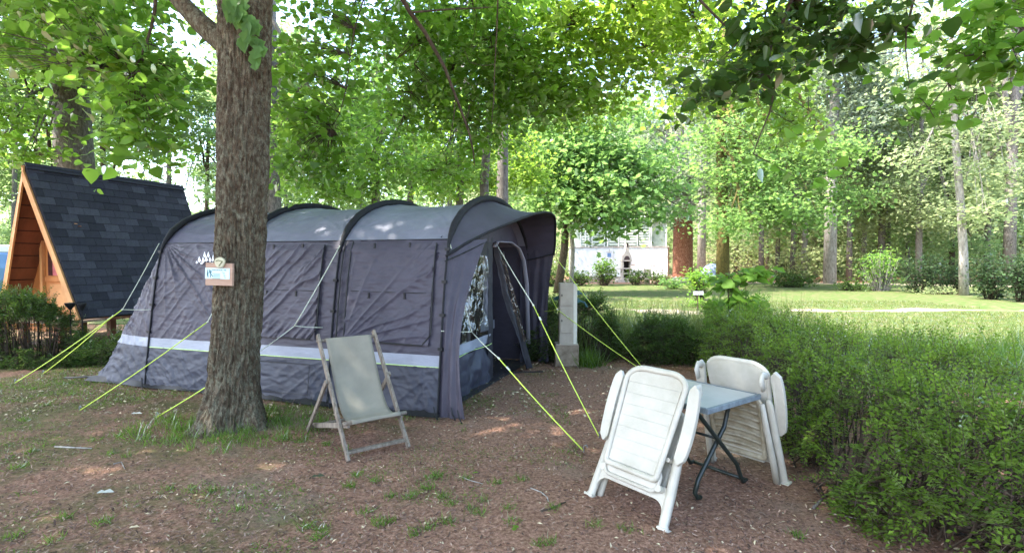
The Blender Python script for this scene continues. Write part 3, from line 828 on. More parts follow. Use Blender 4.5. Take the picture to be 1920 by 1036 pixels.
rope('guy rope from the middle arch that passes behind the big trunk', [('rope_white', [TP(1.36, 0.24, 1.78), k3], rr * 1.2), ('rope_white', [k3, P(604, 614, 5.85)], rr), ('rope_white', [k3, P(480, 662, 5.52)], rr), ('rope_lime', [P(480, 662, 5.52), G(288, 784)], rr * 1.3)], pegs=(G(288, 784),))
k4 = P(884, 622, 5.72)
rope('guy rope from the front arch to a peg in the open mulch', [('rope_white', [TP(0, 0.27, 1.84), k4], rr * 1.2), ('rope_white', [TP(0, 0.08, 0.88), k4], rr), ('rope_white', [k4, P(935, 672, 5.0)], rr), ('rope_lime', [P(935, 672, 5.0), G(1096, 848)], rr * 1.1)], pegs=(G(1096, 848),))
rope('guy rope from the porch doorway to a peg beside the leaning white chair', [('rope_white', [TP(-0.36, 0.9, 1.95) * 0 + P(930, 456, 6.5), P(1000, 572, 5.9)], rr * 1.2), ('rope_lime', [P(1000, 572, 5.9), G(1125, 821)], rr * 1.1)], pegs=(G(1125, 821),))
rope('lime guy rope from the visor tip to a peg behind the table', [('rope_lime', [TP(*rim[-1]), G(1212, 697)], rr * 1.3)], pegs=(G(1212, 697),))
k7 = P(1045, 580, 8.1)
rope('lime guy rope crossing in front of the electricity post', [('rope_lime', [P(1012, 584, 8.5), k7], rr), ('rope_lime', [P(1012, 512, 8.6), k7], rr), ('rope_lime', [k7, G(1205, 694)], rr * 1.2)], pegs=(G(1205, 694),))
# ================================================================ FURNITURE
M['plastic'] = mat('weathered white plastic', (0.47, 0.44, 0.375), (0.36, 0.33, 0.265), 5, 0.42, 0.12, 90, 0.4, lo=0.3, hi=0.62, detail=8)
M['plastic_dirty'] = mat('grimy white plastic', (0.40, 0.36, 0.27), (0.23, 0.19, 0.12), 9, 0.55, 0.15, 90, 0.3, lo=0.3, hi=0.6, detail=8)
M['table_top'] = mat('pale blue table top', (0.46, 0.455, 0.445), (0.36, 0.355, 0.345), 4, 0.42, 0.08, 90, 0.5, lo=0.3, hi=0.7, detail=7)
M['table_edge'] = mat('grey blue table edge', (0.19, 0.225, 0.245), (0.115, 0.14, 0.155), 18, 0.5, 0.2, 90, 0.4)
M['steel_green'] = mat('dark green steel tube', (0.010, 0.016, 0.014), (0.018, 0.026, 0.022), 20, 0.4, 0.1, 90, 0.5)
M['wood_grey'] = mat('silvered hardwood', (0.25, 0.21, 0.17), (0.12, 0.095, 0.075), 7, 0.75, 0.3, 60, 0.2, stretch=(6, 6, 1), detail=7)
M['sling'] = mat('faded khaki sling fabric', (0.26, 0.232, 0.185), (0.20, 0.178, 0.142), 3, 0.85, 0.25, 350, 0.15)

def outline_round(w0, w1, z0, z1, rt, rb, n=8):
    """closed outline in XZ, half width w0 at bottom and w1 at top with rounded corners"""
    pts = []
    for k in range(n + 1):
        a = -PI / 2 + (PI / 2) * k / n; pts.append((w0 - rb + rb * math.cos(a), z0 + rb + rb * math.sin(a)))
    for k in range(n + 1):
        a = (PI / 2) * k / n; pts.append((w1 - rt + rt * math.cos(a), z1 - rt * 0.7 + rt * 0.7 * math.sin(a)))
    return pts + [(-x, z) for x, z in pts[::-1]]

def plastic_chair(name, label, loc, yaw, tilt, dirty=False):
    t = thing(name, label, 'chair', loc, (-tilt, 0, yaw), group='folded white plastic chairs leaning on the table')
    pm = M['plastic']; pd = M['plastic_dirty'] if dirty else M['plastic']
    # legs: front pair, wide hollow section with a flared foot
    for s in (-1, 1):
        m = MB()
        m.tube([(s * 0.300, 0.0, 0.0), (s * 0.292, 0.0, 0.03), (s * 0.288, 0, 0.12), (s * 0.272, 0, 0.40), (s * 0.262, 0.0, 0.64), (s * 0.258, 0.0, 0.68)], [0.038, 0.030, 0.031, 0.031, 0.028, 0.016], 14, squash=0.72, up=(0, 1, 0))
        m.box((s * 0.302, 0.005, 0.008), (0.075, 0.062, 0.016))
        m.build('leg', pm, t, smooth=True, local=True, bevel=0.003)
        m = MB()
        m.tube([(s * 0.268, 0.055, 0.01), (s * 0.262, 0.055, 0.2), (s * 0.245, 0.052, 0.45), (s * 0.235, 0.045, 0.66)], [0.026, 0.024, 0.024, 0.018], 12, squash=0.8, up=(0, 1, 0))
        m.build('rear_leg', pm, t, smooth=True, local=True)
        # arm: long rounded slab bowed outward with a loop at its top end
        pts = []
        N_ = 14
        for k in range(N_ + 1):
            f = k / N_; z = 0.38 + 0.50 * f; c = 0.300 + 0.018 * math.sin(PI * f); hw = 0.036 * math.sqrt(max(0.0, 1 - (2 * f - 1) ** 8)) + 0.004
            pts.append((s * (c + hw), z))
        for k in range(N_, -1, -1):
            f = k / N_; z = 0.38 + 0.50 * f; c = 0.300 + 0.018 * math.sin(PI * f); hw = 0.036 * math.sqrt(max(0.0, 1 - (2 * f - 1) ** 8)) + 0.004
            pts.append((s * (c - hw), z))
        m = MB(); m.slab([(x, -0.068 + 0.018 * math.cos((z - 0.38) * 5), z) for x, z in pts], (0, 0.030, 0))
        a = m.build('armrest', pm, t, local=True, bevel=0.005)
        m = MB(); m.tube([(s * 0.262, -0.02, 0.86), (s * 0.262, 0.03, 0.895), (s * 0.262, 0.055, 0.86), (s * 0.262, 0.05, 0.78)], 0.013, 8, squash=2.0, up=(0, 1, 0))
        m.build('arm_loop', pm, t, smooth=True, local=True)
        m = MB(); m.tube([(s * 0.236, -0.05, 0.395), (s * 0.236, 0.0, 0.395)], 0.014, 12); m.build('hinge', pm, t, local=True); m = MB(); m.tube([(s * 0.225, -0.056, 0.215), (s * 0.225, -0.01, 0.215)], 0.022, 12)
        m.build('hinge', pm, t, local=True)
    # cross bar with arched ends
    pts = [(-0.27, 0.235), (0.27, 0.235), (0.282, 0.05), (0.262, 0.06)]
    for k in range(7):
        a = PI / 2 * k / 6; pts.append((0.262 - 0.075 * (1 - math.cos(a)), 0.085 + 0.065 * math.sin(a)))
    pts += [(-x, z) for x, z in pts[:1:-1]]
    m = MB(); m.slab([(x, -0.012, z) for x, z in pts], (0, 0.026, 0)); m.box((0, 0.012, 0.225), (0.50, 0.05, 0.016)); m.box((0, 0.012, 0.156), (0.36, 0.05, 0.012))
    m.build('cross_bar', pm, t, local=True, bevel=0.004)
    # lower band of the seat
    o = outline_round(0.215, 0.215, 0.185, 0.315, 0.055, 0.055)
    m = MB(); m.tube([(x, -0.045, z) for x, z in o + [o[0]]], 0.013, 8); m.slab([(x * 0.97, -0.042, 0.25 + (z - 0.25) * 0.9) for x, z in o], (0, 0.02, 0))
    m.build('seat_edge', pm, t, smooth=False, local=True)
    # backrest: rim, recessed panel and planks with grooves between
    w0, w1, z0, z1 = 0.205, 0.238, 0.255, 0.925
    o = outline_round(w0, w1, z0, z1, 0.135, 0.03, 12)
    m = MB(); m.tube([(x, -0.070, z) for x, z in o + [o[0], o[1]]], 0.0155, 10, squash=1.35, cap=False)
    br = m.build('backrest_rim', pm, t, smooth=True, local=True)
    m = MB(); m.slab([(x * 0.985, -0.064, z0 + (z - z0) * 0.985) for x, z in o], (0, 0.012, 0)); bp = m.build('backrest', pm, t, local=True)
    nb = 8; zz_ = np.linspace(z0 + 0.025, z1 - 0.03, nb + 1)
    for k in range(nb):
        za, zb = zz_[k] + 0.0006, zz_[k + 1] - 0.0006
        row = []
        for z in np.linspace(za, zb, 5):
            w = w0 + (w1 - w0) * (z - z0) / (z1 - z0)
            if z > z1 - 0.095: q = (z - (z1 - 0.095)) / 0.095; w = w1 - 0.135 * (1 - math.sqrt(max(0.0, 1 - q * q)))
            row.append((max(0.03, w - 0.022), z))
        pts = [(x, -0.0705, z) for x, z in row] + [(-x, -0.0705, z) for x, z in row[::-1]]
        m = MB(); m.slab(pts, (0, 0.007, 0)); m.build('slat', pm, bp, local=True)
    # rear side: seat underside with curved ribs
    o2 = outline_round(0.195, 0.215, 0.19, 0.70, 0.07, 0.03, 8)
    m = MB(); m.tube([(x, 0.040, z) for x, z in o2 + [o2[0], o2[1]]], 0.014, 8, squash=1.4, cap=False); m.slab([(x * 0.98, 0.028, z) for x, z in o2], (0, 0.008, 0))
    su = m.build('seat', pd, t, local=True, smooth=False)
    for k in range(7):
        z = 0.25 + 0.062 * k
        m = MB(); m.tube([(x, 0.043, z + 0.022 * (1 - (x / 0.2) ** 2)) for x in np.linspace(-0.185, 0.185, 9)], 0.006, 6, squash=2.2); m.build('rib', pd, su, smooth=True, local=True)
    return t
plastic_chair('folded_chair', 'folded white plastic armchair leaning on the near side of the table', (0.717, 3.37, 0), math.atan2(-0.79, 0.61), math.radians(26))
plastic_chair('folded_chair', 'folded white plastic chair behind the table, grimy ribbed seat underside showing', (1.80, 4.05, 0), math.atan2(0.8, -0.6), math.radians(16), dirty=True).scale = (0.98, 1, 0.955)

# table
A_, B_ = np.array([1.242, 3.357]), np.array([1.762, 3.747])
dAB = (B_ - A_) / np.linalg.norm(B_ - A_); dAD = np.array([-dAB[1], dAB[0]])
TS = 0.65
tb = thing('folding_table', 'square pale blue garden table with dark crossed tube legs', 'table', (*((A_ + B_) / 2 + dAD * TS / 2), 0))
cen = (A_ + B_) / 2 + dAD * TS / 2
X3 = np.array([*dAB, 0]); Y3 = np.array([*dAD, 0]); Z3 = np.array([0, 0, 1.0])
c3 = np.array([*cen, 0])
m = MB(); m.box(c3 + Z3 * 0.653, (TS - 0.05, TS - 0.05, 0.018), X3, Y3, Z3); m.build('table_top', M['table_top'], tb, bevel=0.003)
m = MB()
for s in (-1, 1):
    m.box(c3 + Y3 * s * (TS / 2 - 0.012) + Z3 * 0.646, (TS, 0.026, 0.036), X3, Y3, Z3); m.box(c3 + X3 * s * (TS / 2 - 0.012) + Z3 * 0.6462, (0.026, TS - 0.052, 0.036), X3, Y3, Z3)
m.build('table_edge', M['table_edge'], tb, bevel=0.004)
for side in (-1, 1):
    yo = side * 0.22
    q = lambda x, z, dy=0.0: c3 + X3 * x * 0.92 + Y3 * (yo + dy) + Z3 * z * (0.915 if z > 0.3 else 1)
    m = MB(); m.tube([q(-0.32, 0.69), q(-0.30, 0.66), q(0.22, 0.16), q(0.275, 0.06), q(0.31, 0.018), q(0.36, 0.016)], 0.015, 8); m.build('leg', M['steel_green'], tb, smooth=True)
    m = MB(); m.tube([q(0.02, 0.66, 0.035), q(0.08, 0.685, 0.035), q(0.16, 0.64, 0.035), q(0.10, 0.48, 0.035), q(-0.23, 0.14, 0.035), q(-0.27, 0.06, 0.035), q(-0.235, 0.018, 0.035), q(-0.20, 0.016, 0.035)], 0.016, 8); m.build('leg', M['steel_green'], tb, smooth=True)
m = MB(); m.tube([c3 + X3 * 0.33 - Y3 * 0.22 + Z3 * 0.016, c3 + X3 * 0.33 + Y3 * 0.22 + Z3 * 0.016], 0.013, 8); m.build('spreader', M['steel_green'], tb, smooth=True); m = MB(); m.tube([c3 - X3 * 0.01 - Y3 * 0.22 + Z3 * 0.38, c3 - X3 * 0.01 + Y3 * 0.22 + Z3 * 0.38], 0.010, 8)
m.build('spreader', M['steel_green'], tb, smooth=True)

# deck chair
dc = thing('deck_chair', 'weathered wooden deck chair with khaki sling in front of the tent', 'chair', (-1.10, 4.39, 0), (0, 0, math.atan2(0.61, 0.79)))
W2 = 0.265
for s in (-1, 1):
    m = MB(); m.bar((s * W2, 0.0, 0.0), (s * W2, 0.735, 0.935), 0.024, 0.048, (0, -1, 1)); m.build('side_rail', M['wood_grey'], dc, local=True, bevel=0.004)
    m = MB(); m.bar((s * (W2 - 0.03), 0.07, 0.27), (s * (W2 - 0.03), 1.04, 0.035), 0.022, 0.045, (0, 0, 1)); m.build('seat_rail', M['wood_grey'], dc, local=True, bevel=0.004)
    m = MB(); m.bar((s * (W2 + 0.026), 0.43, 0.57), (s * (W2 + 0.026), 0.97, 0.01), 0.022, 0.042, (0, 1, 1)); m.build('strut', M['wood_grey'], dc, local=True, bevel=0.004)
m = MB(); m.bar((-W2 + 0.012, 0.045, 0.058), (W2 - 0.012, 0.045, 0.058), 0.05, 0.022, (0, 0, 1)); m.build('cross_bar', M['wood_grey'], dc, local=True, bevel=0.003)
m = MB(); m.tube([(-W2 - 0.02, 0.70, 0.885), (W2 + 0.02, 0.70, 0.885)], 0.014, 10); m.build('top_rail', M['wood_grey'], dc, local=True, smooth=True)
m = MB(); m.tube([(-W2 - 0.015, 0.075, 0.285), (W2 + 0.015, 0.075, 0.285)], 0.017, 10); m.build('seat_bar', M['wood_grey'], dc, local=True, smooth=True)
m = MB(); m.bar((-W2, 0.97, 0.05), (W2, 0.97, 0.05), 0.04, 0.022, (0, 0, 1)); m.build('cross_bar', M['wood_grey'], dc, local=True, bevel=0.003)
sp = np.array([(0.715, 0.895), (0.69, 0.905), (0.66, 0.84), (0.595, 0.72), (0.53, 0.60), (0.47, 0.49), (0.41, 0.395), (0.345, 0.32), (0.28, 0.275), (0.21, 0.258), (0.14, 0.268), (0.085, 0.302), (0.062, 0.298), (0.058, 0.275)])
tt = np.linspace(0, 1, len(sp)); t2 = np.linspace(0, 1, 60)
yy, zz2 = np.interp(t2, tt, sp[:, 0]), np.interp(t2, tt, sp[:, 1])
yy = np.convolve(np.pad(yy, 2, 'edge'), np.ones(5) / 5, 'valid'); zz2 = np.convolve(np.pad(zz2, 2, 'edge'), np.ones(5) / 5, 'valid')
xs = np.linspace(-0.215, 0.215, 14)
Gs = np.zeros((60, 14, 3))
for i in range(60):
    for j in range(14):
        e = (abs(xs[j]) / 0.215) ** 2; Gs[i, j] = (xs[j] * (1 - 0.03 * math.sin(PI * t2[i])), yy[i] - 0.012 * e, zz2[i] + 0.012 * e * math.sin(PI * t2[i]))
m = MB(); m.grid(Gs)
sl = m.build('sling', M['sling'], dc, smooth=True, local=True); md = sl.modifiers.new('s', 'SOLIDIFY'); md.thickness = 0.004; md.offset = -1

# ================================================================ ELECTRICITY POST
M['post_box'] = mat('beige painted post', (0.40, 0.345, 0.28), (0.34, 0.29, 0.235), 8, 0.6, 0.1, 60, 0.3)
M['post_side'] = mat('cream post side', (0.66, 0.62, 0.54), (0.58, 0.54, 0.46), 8, 0.6)
M['concrete'] = mat('stained concrete', (0.33, 0.27, 0.20), (0.15, 0.11, 0.08), 7, 0.9, 0.5, 50, 0.2, detail=8)
M['plug'] = mat('blue green plug', (0.04, 0.11, 0.12), (0.03, 0.08, 0.09), 20, 0.5)
def post(name, label, px, py, h, w, d_):
    g0 = G(px, py); k = 1.0
    t = thing(name, label, 'post', g0, group='campsite electricity posts')
    m = MB(); m.box(g0 + [0.03, 0.15, 0.165], (0.36, 0.34, 0.33)); m.build('plinth', M['concrete'], t, bevel=0.012)
    m = MB(); m.box(g0 + [0.02, 0.10, 0.33 + (h - 0.33) / 2], (w, d_, h - 0.33)); m.build('column', M['post_box'], t, bevel=0.006)
    m = MB(); m.box(g0 + [0.02 + w / 2 + 0.028, 0.10, 0.33 + (h - 0.33) / 2 - 0.005], (0.055, d_ - 0.02, h - 0.345)); m.build('side_channel', M['post_side'], t, bevel=0.006)
    m = MB(); m.box(g0 + [0.03, 0.10, 0.335], (w + 0.12, d_ + 0.08, 0.014)); m.build('flange', M['post_box'], t)
    for za, zb in ((0.92, h - 0.02), (0.50, 0.90)):
        m = MB(); m.box(g0 + [0.015, 0.10 - d_ / 2 - 0.006, (za + zb) / 2], (w - 0.03, 0.014, zb - za - 0.012)); dr = m.build('door', M['post_box'], t, bevel=0.008)
        m = MB(); m.box(g0 + [-w / 2 + 0.055, 0.10 - d_ / 2 - 0.017, (za + zb) / 2 + 0.0], (0.016, 0.012, 0.03)); m.build('lock', M['black'], dr)
    return t, g0
pt, g0 = post('electricity_post', 'beige electricity post with two doors on a stained concrete block', 1060, 687, 1.27, 0.215, 0.20)
for dz in (1.12, 1.0):
    m = MB(); m.box(g0 + [0.20, 0.08, dz], (0.05, 0.07, 0.07)); m.tube([g0 + [0.22, 0.06, dz], g0 + [0.30, 0.04, dz - 0.03], g0 + [0.34, 0.05, dz - 0.10]], 0.016, 8)
    m.build('socket', M['plug'], pt, bevel=0.005)
m = MB(); m.tube([g0 + [-0.14, 0.16, 1.02], g0 + [-0.09, 0.1, 1.05]], 0.03, 8); m.build('socket', M['plug'], pt)
post('electricity_post', 'small distant beige electricity post beside the stone barbecue hedge', 1213, 533, 1.1, 0.42, 0.3)

# ================================================================ SIGN ON THE TRUNK
M['board'] = mat('raw pine board', (0.50, 0.33, 0.25), (0.38, 0.24, 0.17), 5, 0.8, 0.2, 60, 0.2, stretch=(1, 1, 9))
M['board_end'] = mat('pine board end', (0.30, 0.17, 0.08), (0.22, 0.12, 0.06), 9, 0.8)
M['label'] = mat('pale blue laminated label', (0.62, 0.78, 0.80), (0.56, 0.72, 0.76), 10, 0.35)
M['ink'] = mat('teal ink', (0.03, 0.12, 0.14), (0.04, 0.14, 0.16), 10, 0.6)
M['pebble'] = mat('cream painted pebble', (0.62, 0.57, 0.40), (0.50, 0.46, 0.32), 10, 0.5)
M['olive'] = mat('olive paint', (0.17, 0.18, 0.08), (0.13, 0.14, 0.06), 10, 0.6)
SD = 4.86
sc = P(410, 514, SD)
sg = thing('sign_board', 'wooden board with pale blue notice screwed to the big trunk', 'sign', sc)
m = MB(); m.box(sc + [0, 0.02, 0], (0.245, 0.035, 0.205), (1, 0, -0.03), (0, 1, 0), (0.03, 0, 1)); m.build('board', M['board'], sg, bevel=0.003)
m = MB(); m.box(sc + [-0.012, 0.0005, 0.008], (0.222, 0.003, 0.098), (1, 0, -0.03), (0, 1, 0), (0.03, 0, 1)); lb = m.build('notice', M['label'], sg)
def text(body, loc, size, mm, parent, tilt=0.0, ext=0.0006, name='lettering', rx=PI / 2):
    cu = bpy.data.curves.new(name, 'FONT'); cu.body = body; cu.size = size; cu.extrude = ext; cu.align_x = 'LEFT'
    cu.materials.append(mm)
    o = bpy.data.objects.new(name, cu); COL.objects.link(o); o.parent = parent
    L = Vector((0, 0, 0)); q = parent
    while q is not None: L += q.location; q = q.parent
    me = bpy.data.meshes.new_from_object(o); bpy.data.objects.remove(o)
    o = bpy.data.objects.new(name, me); COL.objects.link(o); o.parent = parent
    o.location = Vector(loc) - L; o.rotation_euler = (rx, tilt, 0)
    return o
text('EVACUATION  100', sc + [-0.062, -0.0025, 0.036], 0.0155, M['ink'], lb, 0.03)
m = MB()
for k in range(5):
    m.box(sc + [-0.022 + (0.004 if k % 2 else 0), -0.002, 0.012 - 0.011 * k - 0.006], (0.070 - 0.012 * (k % 2), 0.0015, 0.0035), (1, 0, -0.03), (0, 1, 0), (0.03, 0, 1))
for k in range(4): m.box(sc + [0.045 + 0.004 * k, -0.002, 0.014 - 0.015 * k], (0.026 - 0.003 * k, 0.0015, 0.0035), (0.9, 0, -0.3), (0, 1, 0), (0.3, 0, 0.9))
m.build('small_print', M['ink'], lb)
m = MB()
q = lambda x, z: sc + [x, -0.002, z]
m.add([q(-0.108, 0.0), q(-0.100, 0.045), q(-0.094, 0.05), q(-0.094, -0.03), q(-0.100, -0.028)], [(0, 4, 3, 2, 1)])
for a, b, w in (((-0.082, 0.042), (-0.078, 0.030), 0.010), ((-0.080, 0.030), (-0.072, 0.006), 0.011), ((-0.072, 0.006), (-0.074, -0.028), 0.006), ((-0.072, 0.004), (-0.058, -0.012), 0.006), ((-0.058, -0.012), (-0.052, -0.022), 0.005), ((-0.080, 0.026), (-0.090, 0.012), 0.004), ((-0.078, 0.028), (-0.062, 0.030), 0.004), ((-0.066, 0.03), (-0.064, 0.016), 0.003)):
    m.bar(q(*a), q(*b), w, 0.0015, (0, 1, 0))
m.build('pictogram', M['ink'], lb)
m = MB(); m.tube([sc + [x, 0.008 - 0.02, z] for x, z in ((0, 0.1), (0, 0.1))], 0.001, 4)
pc = P(411, 492, SD - 0.03)
m = MB(); n_ = 18
o_ = [(0.046 * math.cos(a) * (1 + 0.10 * math.sin(3 * a)), 0.052 * math.sin(a) * (1 + 0.06 * math.cos(2 * a))) for a in np.linspace(0, 2 * PI, n_, endpoint=False)]
m.slab([pc + [x, 0.0, z] for x, z in o_], (0, 0.028, 0)); pb = m.build('number_disc', M['pebble'], sg, bevel=0.009)
text('7', pc + [-0.012, -0.0035, -0.028], 0.075, M['olive'], pb, 0.25, 0.002)
m = MB(); m.bar(pc + [-0.028, -0.002, 0.014], pc + [-0.002, -0.002, 0.020], 0.007, 0.003, (0, 1, 0)); m.build('dash', M['olive'], pb)

# ================================================================ A-FRAME CABIN
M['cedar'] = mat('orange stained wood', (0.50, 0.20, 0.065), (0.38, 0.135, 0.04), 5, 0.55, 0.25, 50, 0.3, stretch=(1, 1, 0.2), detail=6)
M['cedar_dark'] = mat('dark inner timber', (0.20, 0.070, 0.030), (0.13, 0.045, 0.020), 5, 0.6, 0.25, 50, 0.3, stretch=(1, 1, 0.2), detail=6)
M['trim'] = mat('pale orange barge board', (0.62, 0.32, 0.13), (0.50, 0.23, 0.09), 4, 0.6, 0.2, 40, 0.3, detail=6)
M['deck'] = mat('worn deck board', (0.42, 0.34, 0.25), (0.28, 0.21, 0.15), 6, 0.8, 0.2, 40, 0.2)
M['pink'] = mat('pink curtain', (0.55, 0.17, 0.17), (0.42, 0.10, 0.11), 8, 0.8, 0.3, 20)
M['glass_dark'] = mat('dark window glass', (0.05, 0.02, 0.02), (0.09, 0.04, 0.035), 3, 0.08, spec=0.6)
SH = [mat('slate grey shingle', c, tuple(x * 0.75 for x in c), 26, 0.85, 0.4, 160, 0.2) for c in ((0.034, 0.034, 0.045), (0.044, 0.044, 0.057), (0.056, 0.056, 0.071), (0.028, 0.028, 0.037), (0.064, 0.064, 0.080))]
RD = np.array([0.309, 0.951, 0]); CD = np.array([0.951, -0.309, 0])
A0 = P(50, 308, 10.0); A1 = A0 + RD * 3.30
CW = 1.18; ZB = 0.55; RH = A0[2] - ZB
cb = thing('frame_cabin', 'wooden A-shaped cabin with dark shingle roof left of the tent', 'cabin', (A0[0], A0[1], 0))
B0 = A0 + RD * 0.18 + CD * CW - UZ * RH; B1 = A1 - RD * 0.05 + CD * CW - UZ * RH
C0 = A0 + RD * 0.18 - CD * CW - UZ * RH; C1 = A1 - RD * 0.05 - CD * CW - UZ * RH
nR = np.cross(B0 - A0, A1 - A0); nR /= np.linalg.norm(nR); nR = nR if nR[2] > 0 else -nR
nL = np.cross(C0 - A0, A1 - A0); nL /= np.linalg.norm(nL); nL = nL if nL[2] > 0 else -nL
m = MB(); m.slab([A0, A1, B1, B0], -nR * 0.06); roof = m.build('roof', SH[3], cb)
m = MB(); m.slab([A0 - nR * 0.0, A1, C1, C0], -nL * 0.06); m.build('roof', SH[3], cb)
# shingles of the slope that shows, one object each sharing five meshes
dn = (B0 - A0); dn = dn - RD * np.dot(dn, RD); SLEN = np.linalg.norm(dn); dn /= SLEN
shm = []
for k in range(5):
    mb = MB(); w, h_ = 0.296, 0.175
    mb.add([(-w / 2, 0, 0.004), (w / 2, 0, 0.004), (w / 2, -h_, 0.014), (-w / 2, -h_, 0.014), (-w / 2, 0, 0), (w / 2, 0, 0), (w / 2, -h_, 0.002), (-w / 2, -h_, 0.002)], [(3, 2, 1, 0), (7, 6, 2, 3), (4, 7, 3, 0), (6, 5, 1, 2)])
    o = mb.build('shingle', SH[k], None); me = o.data; bpy.data.objects.remove(o); shm.append(me)
rng = random.Random(5)
rows = 19; rh = SLEN / rows
Rm = Matrix(((RD[0], -dn[0], nR[0]), (RD[1], -dn[1], nR[1]), (RD[2], -dn[2], nR[2])))
cl = cb.location
for i in range(rows):
    st = 0.18 * (i + 0.5) / rows; en = 3.30 - 0.05 * i / rows
    x = st - (0.15 if i % 2 else 0.0) - rng.random() * 0.02
    while x < en - 0.02:
        a, b_ = max(x, st), min(x + 0.30, en)
        if b_ - a > 0.03:
            o = bpy.data.objects.new('shingle', shm[rng.choices(range(5), (30, 30, 16, 20, 5))[0]]); COL.objects.link(o); o.parent = roof
            p = A0 + RD * (a + b_) / 2 + dn * (rh * i - 0.012 + rng.uniform(-0.003, 0.003)) + nR * 0.003
            mt = Rm.to_4x4() @ Matrix.Diagonal(((b_ - a) / 0.30, 1, 1, 1)); mt.translation = Vector(p) - cl
            o.matrix_local = mt
        x += 0.30
m = MB(); m.slab([A0 + UZ * 0.03, A1 + UZ * 0.03, A1 + UZ * 0.03 + dn * 0.14 + nR * 0.02, A0 + UZ * 0.03 + dn * 0.14 + nR * 0.02], nR * 0.012); m.build('ridge_cap', SH[0], cb)
# barge boards
for s, Bq, nn in ((1, B0, nR), (-1, C0, nL)):
    d = Bq - A0; d /= np.linalg.norm(d)
    inn = -nn
    m = MB(); a = A0 - UZ * 0.02 + inn * 0.03; e = Bq + inn * 0.03
    m.slab([a, e, e + inn * 0.13, A0 - UZ * 0.32], -RD * 0.035); m.build('barge_board', M['trim'], cb, bevel=0.003)
    # lining planks inside the roof
    for k in range(12):
        f0, f1 = k / 12 + 0.003, (k + 1) / 12 - 0.003
        p0, p1 = A0 + (Bq - A0) * f0 + inn * 0.066, A0 + (Bq - A0) * f1 + inn * 0.066
        if k == 0: continue
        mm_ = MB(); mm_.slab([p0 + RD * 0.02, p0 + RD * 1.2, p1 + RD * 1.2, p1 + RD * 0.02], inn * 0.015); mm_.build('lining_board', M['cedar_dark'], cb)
# front wall set back, vertical boards, door with curtained glazing
WB = 0.60
def wall_at(x, z, off=0.0): return np.array([A0[0], A0[1], 0]) + RD * (WB + off) + CD * x + UZ * z
hw = lambda z: CW * (A0[2] - z) / RH
xs_ = np.arange(-1.1, 1.11, 0.11)
for x in xs_:
    zt = A0[2] - (abs(x) + 0.055) / CW * RH - 0.09
    if zt < ZB + 0.05: continue
    if -0.5 < x < 0.42 and True: continue
    zt2 = A0[2] - (max(0.0, abs(x) - 0.055)) / CW * RH - 0.09
    l, r = (zt, zt2) if x < 0 else (zt2, zt)
    m = MB(); m.slab([wall_at(x - 0.053, ZB), wall_at(x + 0.053, ZB), wall_at(x + 0.053, r), wall_at(x - 0.053, l)], RD * 0.03); m.build('wall_board', M['cedar'], cb)
for x in np.arange(-0.5, 0.43, 0.115):
    zl, zr = [A0[2] - abs(q_) / CW * RH - 0.09 for q_ in (x, x + 0.111)]
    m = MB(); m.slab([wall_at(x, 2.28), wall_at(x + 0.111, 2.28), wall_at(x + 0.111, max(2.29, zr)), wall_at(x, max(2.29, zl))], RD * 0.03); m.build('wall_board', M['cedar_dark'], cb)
def fr(name, x0, x1, z0, z1, mm, off, th=0.03, parent=cb, bev=0.003):
    m = MB(); m.slab([wall_at(x0, z0, off), wall_at(x1, z0, off), wall_at(x1, z1, off), wall_at(x0, z1, off)], -RD * th); return m.build(name, mm, parent, bevel=bev)
dr = fr('door', -0.5, 0.42, ZB, 2.27, M['cedar'], 0.03, 0.025)
fr('door_panel', -0.36, 0.30, 0.70, 1.15, M['trim'], 0.005, 0.012, dr)
fr('door_rail', -0.46, 0.40, 1.20, 1.30, M['cedar'], 0.004, 0.035, dr)
fr('window_pane', -0.40, -0.27, 1.32, 2.15, M['glass_dark'], 0.004, 0.012, dr)
fr('curtain', -0.265, 0.32, 1.32, 2.05, M['pink'], 0.004, 0.014, dr)
fr('door_frame', -0.56, -0.49, ZB, 2.27, M['trim'], 0.0, 0.06)
fr('door_frame', -0.56, 0.46, 2.2715, 2.34, M['trim'], 0.0, 0.055)
for k in range(7):
    y0 = -0.12 + 0.125 * k
    p = np.array([A0[0], A0[1], 0]) + RD * y0
    m = MB(); m.slab([p - CD * 1.08 + UZ * 0.50, p + CD * 1.08 + UZ * 0.50, p + CD * 1.08 + RD * 0.118 + UZ * 0.50, p - CD * 1.08 + RD * 0.118 + UZ * 0.50], -UZ * 0.035); m.build('deck_board', M['deck'], cb)
for x in (-1.0, -0.1, 0.9):
    for y0 in (0.0, 1.6, 3.1):
        p = np.array([A0[0], A0[1], 0]) + RD * y0 + CD * x
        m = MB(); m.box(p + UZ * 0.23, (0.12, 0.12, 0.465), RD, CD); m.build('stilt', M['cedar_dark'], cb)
m = MB(); p = np.array([A0[0], A0[1], 0]) + RD * 0.01
m.slab([p - CD * 1.05 + UZ * 0.30, p + CD * 1.05 + UZ * 0.30, p + CD * 1.05 + UZ * 0.44, p - CD * 1.05 + UZ * 0.44], RD * 0.04); m.build('floor_beam', M['cedar'], cb)
p = np.array([A0[0], A0[1], 0]) + RD * 0.7
m = MB(); m.slab([p - CD * 1.15 + UZ * 0.47, p + CD * 1.15 + UZ * 0.47, p + CD * 1.15 + RD * 2.4 + UZ * 0.47, p - CD * 1.15 + RD * 2.4 + UZ * 0.47], UZ * 0.05); m.build('floor', M['cedar_dark'], cb)
m = MB(); m.slab([A1 - UZ * 0.1 - RD * 0.1, B1 - RD * 0.06, C1 - RD * 0.06], -RD * 0.03); m.build('rear_wall', M['cedar_dark'], cb)

